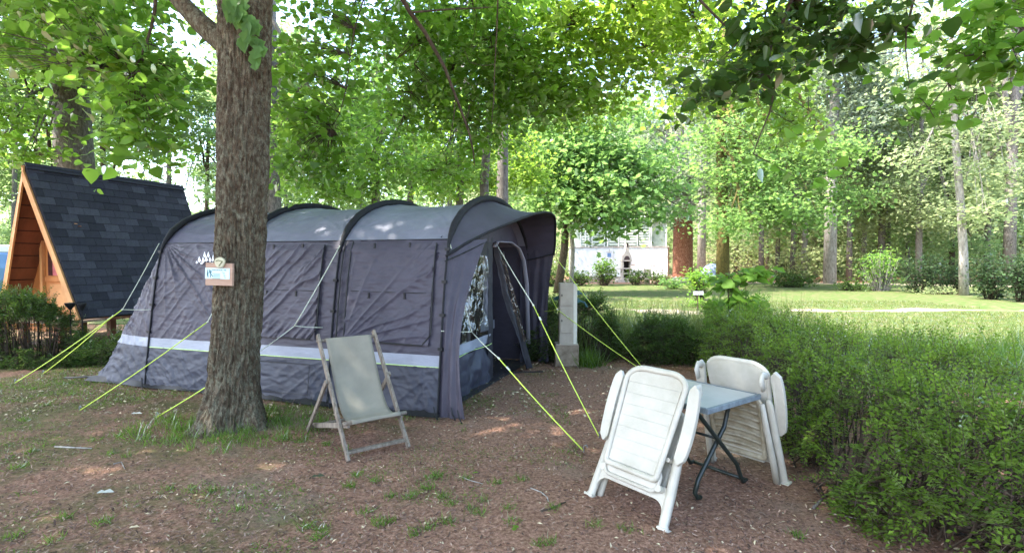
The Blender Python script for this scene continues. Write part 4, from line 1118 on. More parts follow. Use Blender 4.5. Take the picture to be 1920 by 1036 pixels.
# path lights between the cabin and the hedge
for k, (px, zt, w, lab) in enumerate(((70, 0.88, 0.05, 'leftmost, half hidden by the bush'), (91, 0.895, 0.06, 'second from the left'), (130, 0.91, 0.075, 'tallest and nearest'), (152, 0.90, 0.06, 'nearest the roof'))):
    g0 = np.array([(px - 960) * 8.9 / 1000, 8.9, 0])
    t = thing('garden_light', 'black funnel-topped garden light in front of the cabin deck, ' + lab, 'garden light', g0, group='black garden lights by the cabin')
    m = MB(); m.tube([g0, g0 + UZ * (zt - 0.10)], 0.009, 8); m.build('stake', M['black'], t)
    m = MB(); m.tube([g0 + UZ * (zt - 0.12), g0 + UZ * (zt - 0.03), g0 + UZ * zt], [0.014, w, w * 1.08], 14); m.build('lamp_head', M['black'], t, smooth=False)

# ================================================================ FAR OBJECTS
M['white_wall'] = mat('white cladding', (0.78, 0.79, 0.82), (0.72, 0.73, 0.77), 3, 0.5)
M['white_frame'] = mat('white frame', (0.80, 0.80, 0.80), (0.74, 0.74, 0.74), 5, 0.5)
M['blind'] = mat('pale louvre', (0.60, 0.66, 0.60), (0.5, 0.56, 0.5), 5, 0.5)
M['pane'] = mat('far window pane', (0.35, 0.42, 0.36), (0.55, 0.60, 0.55), 2, 0.15, spec=0.6)
M['stone'] = mat('cast stone', (0.50, 0.45, 0.42), (0.40, 0.35, 0.32), 8, 0.9, 0.3, 30)
M['brick'] = mat('brick', (0.42, 0.26, 0.18), (0.34, 0.22, 0.16), 6, 0.9)
M['soot'] = mat('soot', (0.06, 0.04, 0.045), (0.04, 0.03, 0.03), 6, 0.9)
M['blue_paint'] = mat('blue car paint', (0.16, 0.28, 0.52), (0.14, 0.25, 0.48), 2, 0.3, spec=0.5)
M['rubber'] = mat('rubber', (0.02, 0.02, 0.02), None, 8, 0.8)
HD = 46.0
hx0, hx1 = P(1072, 0, HD)[0], P(1248, 0, HD)[0]
mh = thing('mobile_home', 'long white mobile home with louvred veranda beyond the lawn', 'mobile home', (hx0, HD, 0))
def seg(px0, px1, z0, z1, name, mm, th=0.1, dy=0.0, parent=mh, tilt=True):
    """panel on the slightly turned long side"""
    f = lambda px: np.array([(px - 960) * HD / 1000, HD + dy - (px - 1160) * 0.012, 0])
    a, b = f(px0), f(px1)
    m = MB(); m.slab([a + UZ * z0, b + UZ * z0, b + UZ * z1, a + UZ * z1], (0, th, 0)); return m.build(name, mm, parent)
wl_ = seg(1075, 1245, 0.30, 2.80, 'wall', M['white_wall'], 2.6, 0)
seg(1073, 1247, 2.82, 2.90, 'ledge', M['stone'], 2.7, -0.08)
seg(1075, 1245, 5.20, 5.45, 'roof', M['white_frame'], 2.8, -0.2)
seg(1075, 1245, 2.905, 5.19, 'pane', M['pane'], 0.05, 0.5)
for x in (1077, 1091, 1100, 1106, 1112, 1134, 1140, 1160, 1172, 1193, 1214, 1217, 1243): seg(x - 0.7, x + 0.7, 2.905, 5.19, 'veranda_post', M['white_frame'], 0.1, 0.02)
for (a, b) in ((1091, 1106), (1112, 1133), (1141, 1159), (1161, 1171), (1173, 1192), (1196, 1213)):
    for k in range(9): seg(a + 0.5, b - 0.5, 3.02 + k * 0.23, 3.15 + k * 0.23, 'louvre', M['blind'], 0.03, 0.06)
seg(1076, 1244, 0.0, 0.29, 'skirting', M['stone'], 2.4, 0.1)
for x in (1120, 1150, 1172, 1200, 1222): seg(x, x + 0.25, 0.32, 2.78, 'panel_joint', M['stone'], 0.02, -0.012)
bp_ = thing('brick_pillar', 'pale brick pillar at the right end of the mobile home', 'pillar', P(1250, 0, HD) * [1, 1, 0])
for k in range(14):
    for q_ in range(2):
        o = MB(); c = P(1248.6 + q_ * 3.2 + (0.8 if k % 2 else 0), 0, HD - 0.6) * [1, 1, 0] + UZ * (0.1 + 0.2 * k); o.box(c, (0.135, 0.3, 0.185)); o.build('brick', M['brick'], bp_)
sk_ = thing('wall_lantern', 'small blue hanging lantern on the white mobile home wall', 'lantern', P(1142, 480, HD - 0.5)); m = MB(); p = P(1142, 478, HD - 0.45); m.box(p, (0.3, 0.25, 0.35)); m.build('lamp_body', M['blue_paint'], sk_); m = MB(); m.box(p + UZ * 0.24, (0.4, 0.3, 0.06)); m.tube([p + UZ * 0.2, p + UZ * 0.5], 0.03, 6); m.build('lamp_cap', M['stone'], sk_)
# barbecue
bb0 = G(1176, 529) + [0, 0, 0]
bq = thing('stone_barbecue', 'cast stone barbecue with arched hearth and chimney before the mobile home', 'barbecue', bb0)
kx = 41.0 / 1000
def bx(name, x0, x1, z0, z1, y0, y1, mm):
    m = MB(); m.box(bb0 + [(x0 + x1) / 2, (y0 + y1) / 2, (z0 + z1) / 2], (x1 - x0, y1 - y0, z1 - z0)); return m.build(name, mm, bq)
bx('plinth', -0.75, 0.45, 0.0, 0.25, -0.1, 0.9, M['stone'])
bx('side_slab', -0.38, -0.27, 0.25, 1.62, 0, 0.7, M['stone']); bx('side_slab', 0.22, 0.33, 0.25, 1.62, 0, 0.7, M['stone'])
for z in (0.25, 0.62, 1.02, 1.62): bx('shelf', -0.42, 0.42, z, z + 0.09, -0.05, 0.72, M['stone'])
bx('back', -0.27, 0.22, 0.34, 1.62, 0.6, 0.7, M['soot'])
bx('worktop', 0.33, 0.60, 1.3, 1.38, 0, 0.6, M['brick']); bx('worktop', -0.80, -0.38, 1.02, 1.08, 0, 0.6, M['stone'])
m = MB(); n_ = 10
out = [(-0.40, 1.71), (0.35, 1.71), (0.33, 2.05), (0.16, 2.42), (0.12, 2.95), (-0.10, 2.95), (-0.14, 2.42), (-0.38, 2.05)]
m.slab([bb0 + [x, 0.0, z] for x, z in out], (0, 0.7, 0)); hd = m.build('hood', M['stone'], bq, bevel=0.03)
m = MB(); arc = [(-0.25 + 0.0, 1.715)] + [(-0.02 + 0.23 * math.cos(a), 1.72 + 0.32 * math.sin(a)) for a in np.linspace(PI, 0, 9)] + [(0.21, 1.715)]
m.slab([bb0 + [x, -0.01, z] for x, z in arc], (0, 0.02, 0)); m.build('hearth', M['soot'], bq)
bx('flue', -0.05, 0.07, 2.7, 3.02, -0.012, 0.2, M['soot'])
# railing right of the far post
g0 = G(1232, 527); rl_ = thing('handrail', 'dark sloping handrail in front of the white mobile home end', 'handrail', g0)
m = MB(); m.tube([g0 + [-0.5, 0, 1.25], g0 + [-0.1, 0, 1.25], g0 + [0.5, 0, 0.85]], 0.03, 6); m.build('rail', M['bark_dark'], rl_)
m = MB(); m.tube([g0 + [0.42, 0, 0], g0 + [0.42, 0, 1.7]], 0.03, 6); m.tube([g0 + [-0.5, 0, 0], g0 + [-0.5, 0, 1.25]], 0.03, 6); m.build('post', M['bark_dark'], rl_)
# dome tent
g0 = G(1336, 529); dt = thing('dome_tent', 'small slate blue dome tent behind the yellow green bush', 'tent', g0)
M['slate_blue'] = mat('slate blue nylon', (0.20, 0.25, 0.33), (0.16, 0.20, 0.27), 3, 0.6)
m = MB(); Gt = np.array([[g0 + [1.1 * math.cos(a) * math.cos(b), 0.9 * math.sin(a) * math.cos(b), 1.45 * math.sin(b)] for a in np.linspace(0, 2 * PI, 17)] for b in np.linspace(0, PI / 2 - 0.02, 8)]); m.grid(Gt); m.build('canopy', M['slate_blue'], dt, smooth=True)
m = MB(); m.tube([g0 + [1.12 * math.cos(b), -0.0, 1.47 * math.sin(b)] for b in np.linspace(0, PI, 16)], 0.02, 6); m.build('pole', M['black'], dt)
# number plates
g0 = G(1309, 583); g0[2] = 0; nb_ = thing('pitch_marker', 'stake with two white number plates beside the path', 'marker', g0)
dM = g0[1]; zc = CAM_H - (549 - HORIZON) * dM / 1000
m = MB(); m.tube([g0, g0 + UZ * (zc + 0.02)], 0.02, 6); m.build('stake', M['bark_dark'], nb_)
for s, tx in ((-1, '14'), (1, '20')):
    m = MB(); m.box(g0 + [s * 0.085, -0.04, zc], (0.155, 0.012, 0.115)); pl = m.build('plate', M['white_frame'], nb_)
    text(tx, g0 + [s * 0.085 - 0.045, -0.048, zc - 0.035], 0.10, M['black'], pl)
# blue and white van at the left edge
g0 = np.array([-20.6, 20.5, 0]); vn = thing('parked_van', 'blue van with white roof parked behind the cabin at the left edge', 'van', g0)
m = MB(); m.slab([g0 + [x, -0.9, z] for x, z in ((-2.2, 0.45), (1.15, 0.45), (1.30, 0.9), (1.22, 1.35), (0.95, 1.95), (-2.2, 1.95))], (0, 1.8, 0)); m.build('body', M['blue_paint'], vn, bevel=0.06)
m = MB(); m.slab([g0 + [x, -0.86, z] for x, z in ((-2.15, 1.955), (0.93, 1.955), (0.80, 2.25), (-2.15, 2.25))], (0, 1.7, 0)); m.build('roof', M['white_frame'], vn, bevel=0.05)
m = MB(); m.box(g0 + [0.2, -0.91, 1.6], (1.0, 0.02, 0.45)); m.build('side_window', M['glass_dark'], vn)
for x in (-1.5, 0.6):
    m = MB(); m.tube([g0 + [x, -0.95, 0.34], g0 + [x, -0.72, 0.34]], 0.34, 18); w = m.build('wheel', M['rubber'], vn)
# ================================================================ VEGETATION
def E(px, py, d, rx, ry, rd, n):
    return (P(px, py, d), (rx * d / 1000, rd, ry * d / 1000), n)
def limb_obj(t, name, pts, r0, r1, barkm, sides=8):
    m = MB(); m.tube(pts, list(np.linspace(r0, r1, len(pts))), sides, cap=False); return m.build(name, M[barkm], t, smooth=True)

# ---- the big front trunk, displaced bark
TD = 5.15
axis = [P(425, 822, TD), P(430, 780, TD), P(436, 700, TD), P(443, 600, TD), P(450, 500, TD), P(455, 400, TD), P(459, 300, TD), P(463, 150, TD), P(466, 0, TD), P(470, -200, TD), P(480, -500, TD + 0.1), P(500, -900, TD + 0.2)]
axis = np.array(axis); axis[0, 2] = -0.05
rads = [0.30, 0.250, 0.212, 0.208, 0.210, 0.213, 0.216, 0.224, 0.232, 0.23, 0.2, 0.14]
fine = np.linspace(0, len(axis) - 1, 620)
ax = np.stack([np.interp(fine, np.arange(len(axis)), axis[:, k]) for k in range(3)], 1)
for _ in range(3): ax[3:-3] = (ax[:-6] + ax[1:-5] + ax[2:-4] + ax[3:-3] + ax[4:-2] + ax[5:-1] + ax[6:]) / 7
rd_ = np.interp(fine, np.arange(len(axis)), rads)
nA = 220
th = np.linspace(0, 2 * PI, nA, endpoint=False)
TH, ZZ = np.meshgrid(th, ax[:, 2], indexing='xy')
R = np.interp(ZZ, np.r_[ax[:, 2]], rd_)
cx_, sx_ = np.cos(TH) * 2.2, np.sin(TH) * 2.2
wx = 0.35 * fbm(cx_ * 2, sx_ * 2, ZZ * 2.5, 27, 3)
r1 = 1 - np.abs(fbm(cx_ * 3.4 + wx, sx_ * 3.4 + wx, ZZ * 3.6, 21, 4))       # long plates
r2 = fbm(cx_ * 9, sx_ * 9, ZZ * 9, 22, 3)
big = fbm(cx_ * 0.6, sx_ * 0.6, ZZ * 0.8, 23, 2)
base_f = np.clip(1 - ZZ / 0.55, 0, 1) ** 2
lob = base_f * (0.10 * np.maximum(0, np.cos(TH * 3 + 0.5)) + 0.07 * np.maximum(0, np.cos(TH * 5 + 2.0)))
R = R * (1 + 0.05 * big) + 0.032 * (np.clip(r1, 0, 1) ** 1.5 - 0.6) + 0.009 * r2 + lob
V = np.stack([ax[:, 0][:, None] + R * np.cos(TH), ax[:, 1][:, None] + R * np.sin(TH), ZZ], 2)
ii, jj = np.meshgrid(np.arange(len(ax) - 1), np.arange(nA), indexing='ij')
F = np.stack([ii * nA + jj, ii * nA + (jj + 1) % nA, (ii + 1) * nA + (jj + 1) % nA, (ii + 1) * nA + jj], 2).reshape(-1, 4)
bt = thing('shade_tree', 'big lichened trunk in front of the tent with a notice board', 'tree', (axis[1][0], TD, 0))
np_mesh('trunk', V.reshape(-1, 3), F, M['bark_main'], bt, smooth=True)
limb_obj(bt, 'limb', curve(P(448, 100, TD), P(330, -10, TD + 0.2), sag=-0.05, n=7) , 0.115, 0.075, 'bark_main', 14)
limb_obj(bt, 'limb', curve(P(330, -10, TD + 0.2), P(120, -160, TD + 0.8), sag=0.1, n=8), 0.075, 0.04, 'bark_dark', 10)
L1 = curve(P(300, -60, TD + 0.3), P(255, 145, TD + 0.5), sag=0.05, bend=0.1, n=8)
limb_obj(bt, 'limb', L1, 0.022, 0.010, 'bark_dark')
hang = []
def hanging(t, pts, r0, r1, d0, d1=None, bm='bark_dark'):
    d1 = d1 or d0; n = len(pts)
    w = np.array([P(px, py, d0 + (d1 - d0) * i / (n - 1)) for i, (px, py) in enumerate(pts)])
    hang.append(w); limb_obj(t, 'branch', w, r0, r1, bm, 7); return w
up1 = curve(P(470, -250, TD), P(735, -60, 6.3), sag=0.5, n=9); limb_obj(bt, 'limb', up1, 0.11, 0.045, 'bark_main', 10)
hanging(bt, [(735, -60), (755, 0), (772, 30), (800, 68), (835, 130), (852, 175), (862, 200), (880, 250), (888, 285), (890, 310)], 0.034, 0.008, 6.3, 7.2)
hanging(bt, [(775, 30), (820, 26), (850, 24), (900, 22), (925, 20)], 0.014, 0.006, 6.4, 7.0)
hanging(bt, [(855, 185), (852, 220), (845, 260), (825, 292), (790, 300)], 0.008, 0.003, 6.9, 7.0)
up2 = curve(P(735, -60, 6.3), P(935, -60, 7.0), sag=0.2, n=7); limb_obj(bt, 'limb', up2, 0.04, 0.025, 'bark_dark')
hanging(bt, [(935, -60), (934, 0), (932, 60), (928, 130), (926, 190), (922, 232)], 0.013, 0.005, 7.0, 7.3)
hanging(bt, [(928, 125), (905, 128), (880, 120), (870, 95)], 0.005, 0.003, 7.0)
hanging(bt, [(700, -60), (686, 5), (668, 60), (660, 110), (652, 170), (640, 215), (625, 240)], 0.011, 0.004, 7.2, 7.6)
hanging(bt, [(255, 145), (235, 120), (190, 138)], 0.007, 0.003, TD + 0.5)
ellA = [E(40, 20, 6.5, 90, 60, 1.1, 500), E(40, 110, 6.2, 70, 50, .7, 300), E(170, 50, 6.0, 90, 50, 1, 600), E(225, 120, 5.7, 60, 45, .6, 330), E(285, 215, 5.5, 50, 55, .4, 420), E(240, 270, 5.5, 30, 40, .3, 150), E(310, 150, 5.9, 60, 45, .5, 330), E(330, 40, 6.5, 40, 40, .5, 70), E(250, 30, 6.3, 50, 35, .5, 130),
        E(560, 210, 7.4, 40, 60, .7, 330), E(610, 150, 7.6, 60, 60, .8, 380), E(560, 90, 7.6, 40, 60, .7, 200), E(655, 60, 7.8, 50, 60, .8, 330), E(600, 270, 7.6, 60, 40, .6, 420), E(545, 320, 7.2, 35, 30, .4, 200), E(640, 330, 7.8, 45, 25, .4, 200), E(600, 20, 7.8, 70, 30, .6, 200)]
rng = np.random.default_rng(77)
pts, cen_ = sprays(rng, [(c, r, int(n * 0.95)) for c, r, n in ellA], 12, 0.2)
V, F = leaves_at(rng, pts, 0.088, T_HEART, 0.8, 0.45); tag(np_mesh('foliage', V, F, M['leaf_linden'], bt), kind='stuff')
tp = np.concatenate([L1, up1, up2, curve(P(330, -10, TD + 0.2), P(120, -160, TD + 0.8), sag=0.1, n=8)] + hang)
d = ((cen_[:, None] - tp[None]) ** 2).sum(2); src = tp[d.argmin(1)]; mid = (src + cen_) / 2 + UZ * 0.08
V1, F1 = sticks_np(src, mid, 0.008, 0.005); V2, F2 = sticks_np(mid, cen_, 0.005, 0.002)
tag(np_mesh('twigs', np.concatenate([V1, V2]), np.concatenate([F1, F2 + len(V1)]), M['twig'], bt), kind='stuff')
# small shoot of leaves hanging down the trunk: single leaves
leafmesh = []
for k in range(4):
    V_, F_ = T_MAPLE if k % 2 else T_HEART
    V_ = V_.copy(); V_[:, 2] += 0.08 * np.sin(V_[:, 1] * 3 + k); me = bpy.data.meshes.new('leaf'); me.from_pydata([tuple(v) for v in V_], [], [tuple(int(i) for i in f) for f in F_]); leafmesh.append(me)
def single_leaf(parent, p, size, ydir, nrm, k, mm):
    key = (k, mm)
    if key not in single_leaf.c:
        me = leafmesh[k].copy(); me.materials.append(M[mm]); single_leaf.c[key] = me
    o = bpy.data.objects.new('leaf', single_leaf.c[key]); COL.objects.link(o); o.parent = parent
    y = Vector(ydir).normalized(); x = y.cross(Vector(nrm)).normalized(); z = x.cross(y)
    mt = Matrix(((x.x, y.x, z.x), (x.y, y.y, z.y), (x.z, y.z, z.z))).to_4x4() @ Matrix.Diagonal((size, size, size, 1))
    mt.translation = Vector(p) - parent.location; o.matrix_local = mt
single_leaf.c = {}
r_ = random.Random(3)
for k in range(46):
    f = r_.random(); px = 440 + 45 * f + r_.uniform(-14, 14); py = -20 + 120 * f + r_.uniform(-20, 20)
    single_leaf(bt, P(px, py, TD - 0.32 + r_.uniform(-0.06, 0.04)), r_.uniform(0.09, 0.14), (r_.uniform(-0.5, 0.5), r_.uniform(-0.4, 0.1), -1), (r_.uniform(-0.5, 0.5), -1, r_.uniform(0.1, 0.9)), k % 4, 'leaf_maple')
UP = 1.25
# upper crown, above the frame, that shades the pitch
def upper(t, ells, m, size=0.17, seed=5, k_=1.0):
    ells = [(c, r, int(n * UP * k_)) for c, r, n in ells]; rng = np.random.default_rng(seed); p, c = sprays(rng, ells, 16, 0.42, 0.6)
    V, F = leaves_at(rng, p, size, T_DIA, 0.9, 0.3); tag(np_mesh('upper_foliage', V, F, M[m], t), kind='stuff')
top = axis[-1]
up_ells = [(c, (3.0, 2.6, 1.3), 4600) for c in ((-9, 5, 8.8), (-9, 1.5, 8.6), (-5.5, 2.5, 9), (-5.6, 7, 9.4), (-2.2, 5.5, 8.6), (-2.4, 1, 8.8), (-9, 9, 10), (-5, 10, 10.8), (-1.5, -2, 8), (1.0, 2.0, 8), (-12, 4, 9.2), (-6, -1.5, 9), (-12.5, 8, 10))]
upper(bt, up_ells, 'leaf_linden')
for c, r, n in up_ells:
    limb_obj(bt, 'limb', curve(poly_at(axis, random.uniform(0.84, 0.97)), np.array(c), sag=0.8, n=8), 0.10, 0.02, 'bark_dark', 7)

# ---- tree just outside the right edge, whose dark bough hangs into the top right corner
rt_base = np.array([5.2, 3.4, 0])
rt = thing('overhanging_tree', 'tree at the right whose dark leafy boughs hang into the top right corner', 'tree', rt_base)
limb_obj(rt, 'trunk', np.array([rt_base - [0, 0, .05], rt_base + [0.02, 0, 1.5], rt_base + [-0.1, 0.05, 3.5], rt_base + [-0.2, 0.1, 6], rt_base + [-0.3, 0.2, 9]]), 0.30, 0.16, 'bark_main', 20)
hang = []
b1 = curve(rt_base + [-0.15, 0.05, 4.6], P(1500, -120, 4.2), sag=0.5, n=8); limb_obj(rt, 'limb', b1, 0.09, 0.035, 'bark_dark')
b2 = curve(P(1500, -120, 4.2), P(1290, -60, 4.4), sag=0.1, n=6); limb_obj(rt, 'limb', b2, 0.035, 0.016, 'bark_dark')
b3 = curve(rt_base + [-0.1, 0.05, 3.9], P(1900, -60, 4.4), sag=0.3, n=6); limb_obj(rt, 'limb', b3, 0.06, 0.02, 'bark_dark')
w1 = hanging(rt, [(1485, -60), (1478, 5), (1460, 50), (1440, 90), (1432, 140), (1448, 165), (1440, 210), (1420, 260), (1410, 290)], 0.016, 0.004, 4.2, 4.5)
w2 = hanging(rt, [(1440, -60), (1436, 0), (1428, 40), (1430, 80)], 0.010, 0.005, 4.3)
w3 = hanging(rt, [(1270, -60), (1300, 0), (1325, 25), (1350, 50), (1385, 78), (1400, 85)], 0.014, 0.006, 4.4)
w4 = hanging(rt, [(1930, 30), (1905, 60), (1885, 87), (1850, 100), (1800, 110), (1760, 85), (1740, 65), (1700, 40)], 0.013, 0.003, 4.2, 4.5)
w5 = hanging(rt, [(1720, -60), (1700, 20), (1690, 60), (1690, 100), (1698, 160)], 0.010, 0.003, 4.0)
w6 = hanging(rt, [(1830, 110), (1770, 160), (1735, 205)], 0.006, 0.003, 4.3)
dark_ells = [E(1440, 110, 4.2, 65, 45, .30, 150), E(1360, 150, 4.2, 70, 35, .30, 100), E(1530, 50, 4.2, 80, 45, .3, 170), E(1590, 90, 4.2, 35, 35, .2, 60), E(1500, 20, 4.3, 70, 30, .3, 110), E(1670, 20, 3.9, 40, 22, .2, 45), E(1695, 160, 4.0, 12, 14, .05, 9), E(1400, 60, 4.3, 50, 40, .3, 70), E(1300, 185, 4.3, 25, 18, .15, 18)]
mid_ells = [E(1850, 95, 4.3, 70, 45, .3, 170), E(1790, 60, 4.4, 60, 40, .3, 90), E(1760, 200, 4.3, 55, 45, .2, 80), E(1890, 130, 4.2, 35, 30, .2, 60), E(1640, 100, 4.2, 20, 30, .2, 16), E(1840, 20, 4.4, 90, 25, .3, 110), E(1505, 255, 4.4, 14, 12, .1, 8), E(1460, 300, 4.4, 15, 20, .1, 7), E(1520, 345, 4.4, 8, 10, .1, 5)]
r_ = random.Random(8); cnt = 0; rng = np.random.default_rng(9)
allp = []
for lst, mm in ((dark_ells, 'leaf_backlit'), (mid_ells, 'leaf_linden')):
    p, c = sprays(rng, [(c_, (r_0[0] * 1.15, r_0[1], r_0[2] * 1.2), int(n_ * 1.25)) for c_, r_0, n_ in lst], 9, 0.11); allp.append((p, c, mm))
tpp = np.concatenate([w1, w2, w3, w4, w5, w6, b2])
for p, c, mm in allp:
    k = min(len(p), 150 if mm == 'leaf_backlit' else 145)
    idx = rng.permutation(len(p))
    for i in idx[:k]:
        single_leaf(rt, p[i], r_.uniform(0.055, 0.10), (r_.gauss(0, 1), r_.gauss(0, 1), -0.5 + r_.gauss(0, 0.4)), (r_.gauss(0, 0.9), r_.gauss(0, 0.9), abs(r_.gauss(0, 1)) + 0.5), r_.choice((0, 2)), mm)
    V, F = leaves_at(rng, p[idx[k:]], 0.08, T_HEART, 0.7, 0.45); tag(np_mesh('foliage', V, F, M[mm], rt), kind='stuff')
    d = ((c[:, None] - tpp[None]) ** 2).sum(2); V1, F1 = sticks_np(tpp[d.argmin(1)], c, 0.004, 0.0015); tag(np_mesh('twigs', V1, F1, M['twig'], rt), kind='stuff')
ue = [((4.8, 3.0, 7.5), (2.8, 3, 1.6), 4200), ((2.8, 1.5, 7.2), (2.4, 2.6, 1.3), 3200), ((4.5, 6.5, 8.5), (2.6, 2.4, 1.4), 3400), ((3.0, 5.5, 7.0), (2.0, 1.6, 0.9), 1800)]
upper(rt, ue, 'leaf_linden', seed=12, k_=0.6)
for c, r, n in ue: limb_obj(rt, 'limb', curve(rt_base + [-0.15, 0.05, 5 + random.random() * 3], np.array(c), sag=0.3, n=6), 0.08, 0.02, 'bark_dark', 7)

# ---- trees behind the tent: bright central canopy
b = np.array([-0.62, 12.0, 0])
tree('linden_tree', 'slim trunk behind the tent top with bright green drooping canopy', b, [b, b + [0.02, 0, 1.5], P(908, 340, 12), P(915, 250, 12.2), P(930, 100, 12.5), P(940, -100, 13)], [0.14, 0.11, 0.10, 0.09, 0.07, 0.04],
     [E(760, 70, 9.5, 90, 70, 1.5, 1326), E(850, 130, 9.5, 90, 80, 1.5, 1716), E(760, 200, 10.5, 80, 70, 1.2, 1170), E(960, 90, 9, 110, 90, 1.6, 2262), E(900, 230, 10.5, 100, 60, 1.4, 1560), E(1020, 180, 9.5, 100, 60, 1.5, 1638), E(860, 20, 8.6, 140, 40, 1.3, 1326), E(700, 300, 11.5, 70, 50, 1.0, 780), E(820, 320, 11.5, 90, 35, 1, 936)],
     'leaf_linden', 'bark_grey', size=0.088, T=T_HEART, sr=0.24, seed=21, limb_r=0.03, limb_from=(0.7, 0.98))
b = np.array([-0.26, 14.0, 0])
tree('linden_tree', 'thicker grey trunk just right of the slim one behind the tent', b, [b, b + [0.02, 0, 1.5], P(942, 350, 14), P(944, 250, 14), P(950, 120, 14), P(956, -60, 14)], [0.2, 0.16, 0.15, 0.13, 0.10, 0.06],
     [E(1110, 60, 8.8, 110, 70, 1.6, 1794), E(1170, 120, 9.5, 90, 50, 1.4, 1014), E(1250, 50, 9, 100, 60, 1.5, 1404), E(1100, 190, 10.2, 80, 40, 1.2, 858), E(1350, 90, 9.5, 90, 80, 1.6, 1404), E(1300, 190, 10.5, 70, 40, 1, 546), E(1430, 150, 9.5, 80, 70, 1.2, 936), E(1480, 60, 9.5, 80, 60, 1.4, 936), E(1480, 230, 10, 50, 50, .8, 390), E(1180, 10, 8.4, 160, 35, 1.3, 1170)],
     'leaf_yellow', 'bark_grey', size=0.088, T=T_HEART, sr=0.24, seed=22, limb_r=0.03, limb_from=(0.75, 0.98))
# ---- bluish maple whose skirt of leaves covers the mobile home top
b = G(1042, 540)
b = np.array([(1045 - 960) * 27 / 1000, 27.0, 0])
tree('maple_tree', 'leaning twin-stemmed maple with blue green foliage right of the tent', b, [b, P(1058, 470, 27), P(1062, 400, 27), P(1075, 330, 27), P(1085, 240, 27)], [0.22, 0.19, 0.17, 0.13, 0.08],
     [E(1060, 230, 26, 40, 22, 1.6, 682), E(1120, 250, 26, 45, 20, 2, 744), E(1010, 290, 26, 40, 22, 1.5, 620), E(1090, 290, 25.5, 50, 22, 2.2, 930), E(1160, 300, 26, 45, 24, 2.2, 868), E(1205, 320, 26, 35, 20, 1.8, 496), E(1050, 340, 25.5, 45, 20, 2, 744), E(1130, 345, 25, 50, 20, 2.2, 930), E(1200, 365, 26, 40, 18, 1.8, 558), E(1060, 385, 25.5, 40, 16, 1.6, 558), E(1120, 395, 25, 42, 16, 1.8, 620), E(1170, 410, 24.5, 34, 13, 1.2, 384), E(1215, 405, 25, 22, 14, 1.0, 217), E(1008, 375, 26, 22, 24, 1.0, 310), E(1090, 425, 25, 22, 8, .8, 148), E(1150, 432, 24.5, 16, 6, .6, 80), E(975, 250, 26, 35, 20, 1.4, 310), E(970, 310, 26, 30, 18, 1.2, 248), E(1255, 350, 26, 34, 16, 1.6, 260), E(1240, 290, 27, 40, 22, 1.8, 322), E(1180, 220, 27, 60, 24, 2, 558), E(1090, 180, 27, 60, 24, 2, 558), E(1285, 395, 26, 22, 12, 1.0, 124)],
     'leaf_maple', 'bark_dark', size=0.20, T=T_MAPLE, sr=0.62, seed=31, limb_r=0.10)
b2 = b + [0.75, 0.6, 0]
tree('maple_tree', 'paler upright stem beside the leaning maple trunk', b2, [b2, P(1074, 470, 27.6), P(1068, 400, 27.6), P(1072, 320, 27.6)], [0.13, 0.11, 0.10, 0.07], [E(1085, 340, 27.5, 40, 30, 1, 500)], 'leaf_maple', 'bark_pale', size=0.2, T=T_DIA, sr=0.4, seed=32)
# ---- left tree behind the cabin
b = P(148, 0, 15.5) * [1, 1, 0]
tree('broadleaf_tree', 'grey trunk rising behind the cabin ridge with a broken side stub', b, [b, P(147, 400, 15.5), P(145, 325, 15.5), P(140, 200, 15.5), P(128, 60, 15.5), P(125, -60, 15.5), P(122, -250, 15.5)], [0.55, 0.5, 0.48, 0.46, 0.32, 0.26, 0.16],
     [E(50, 110, 14, 80, 50, 1.8, 1300), E(20, 210, 13.5, 60, 50, 1.4, 800), E(180, 40, 14, 110, 50, 1.6, 1500), E(260, 130, 15, 70, 60, 1.5, 1100), E(90, 20, 14, 120, 50, 1.6, 1500), E(300, 280, 16, 60, 30, 1, 500), E(60, 290, 14, 60, 20, 1, 400), E(235, 190, 15, 40, 30, 1, 300)],
     'leaf_linden', 'bark_grey', size=0.13, T=T_HEART, sr=0.34, seed=41, limb_r=0.09,
     big=([((-13, 12, 10), (4, 4, 2.5), 5000), ((-12, 17, 13), (5, 5, 3), 6000)], 0.22, 1))
t = bpy.data.objects['broadleaf_tree']
limb_obj(t, 'limb', np.array([P(130, 295, 15.4), P(100, 290, 15.1), P(70, 284, 14.8)]), 0.16, 0.10, 'bark_grey', 10)
limb_obj(t, 'limb', np.array([P(100, 290, 15.1), P(95, 240, 14.9), P(60, 165, 14.6), P(45, 120, 14.4)]), 0.05, 0.02, 'bark_dark', 7)
limb_obj(t, 'limb', np.array([P(92, 285, 15.0), P(50, 235, 14.7), P(-5, 205, 14.4)]), 0.05, 0.02, 'bark_dark', 7)
b = P(515, 0, 17) * [1, 1, 0]
tree('broadleaf_tree', 'grey trunk half hidden behind the big front trunk', b, [b, P(513, 380, 17), P(508, 280, 17), P(512, 100, 17), P(515, -100, 17)], [0.3, 0.26, 0.24, 0.2, 0.1],
     [E(620, 230, 16, 60, 60, 1.6, 900), E(560, 250, 15, 50, 50, 1.2, 700), E(700, 180, 17, 60, 60, 1.5, 900), E(590, 130, 16, 60, 40, 1.2, 500), E(660, 100, 17, 70, 50, 1.2, 500)], 'leaf_wood', 'bark_grey', size=0.15, T=T_DIA, sr=0.35, seed=43,
     big=([((-9, 18, 13), (4, 3, 2.5), 4000)], 0.22, 1))

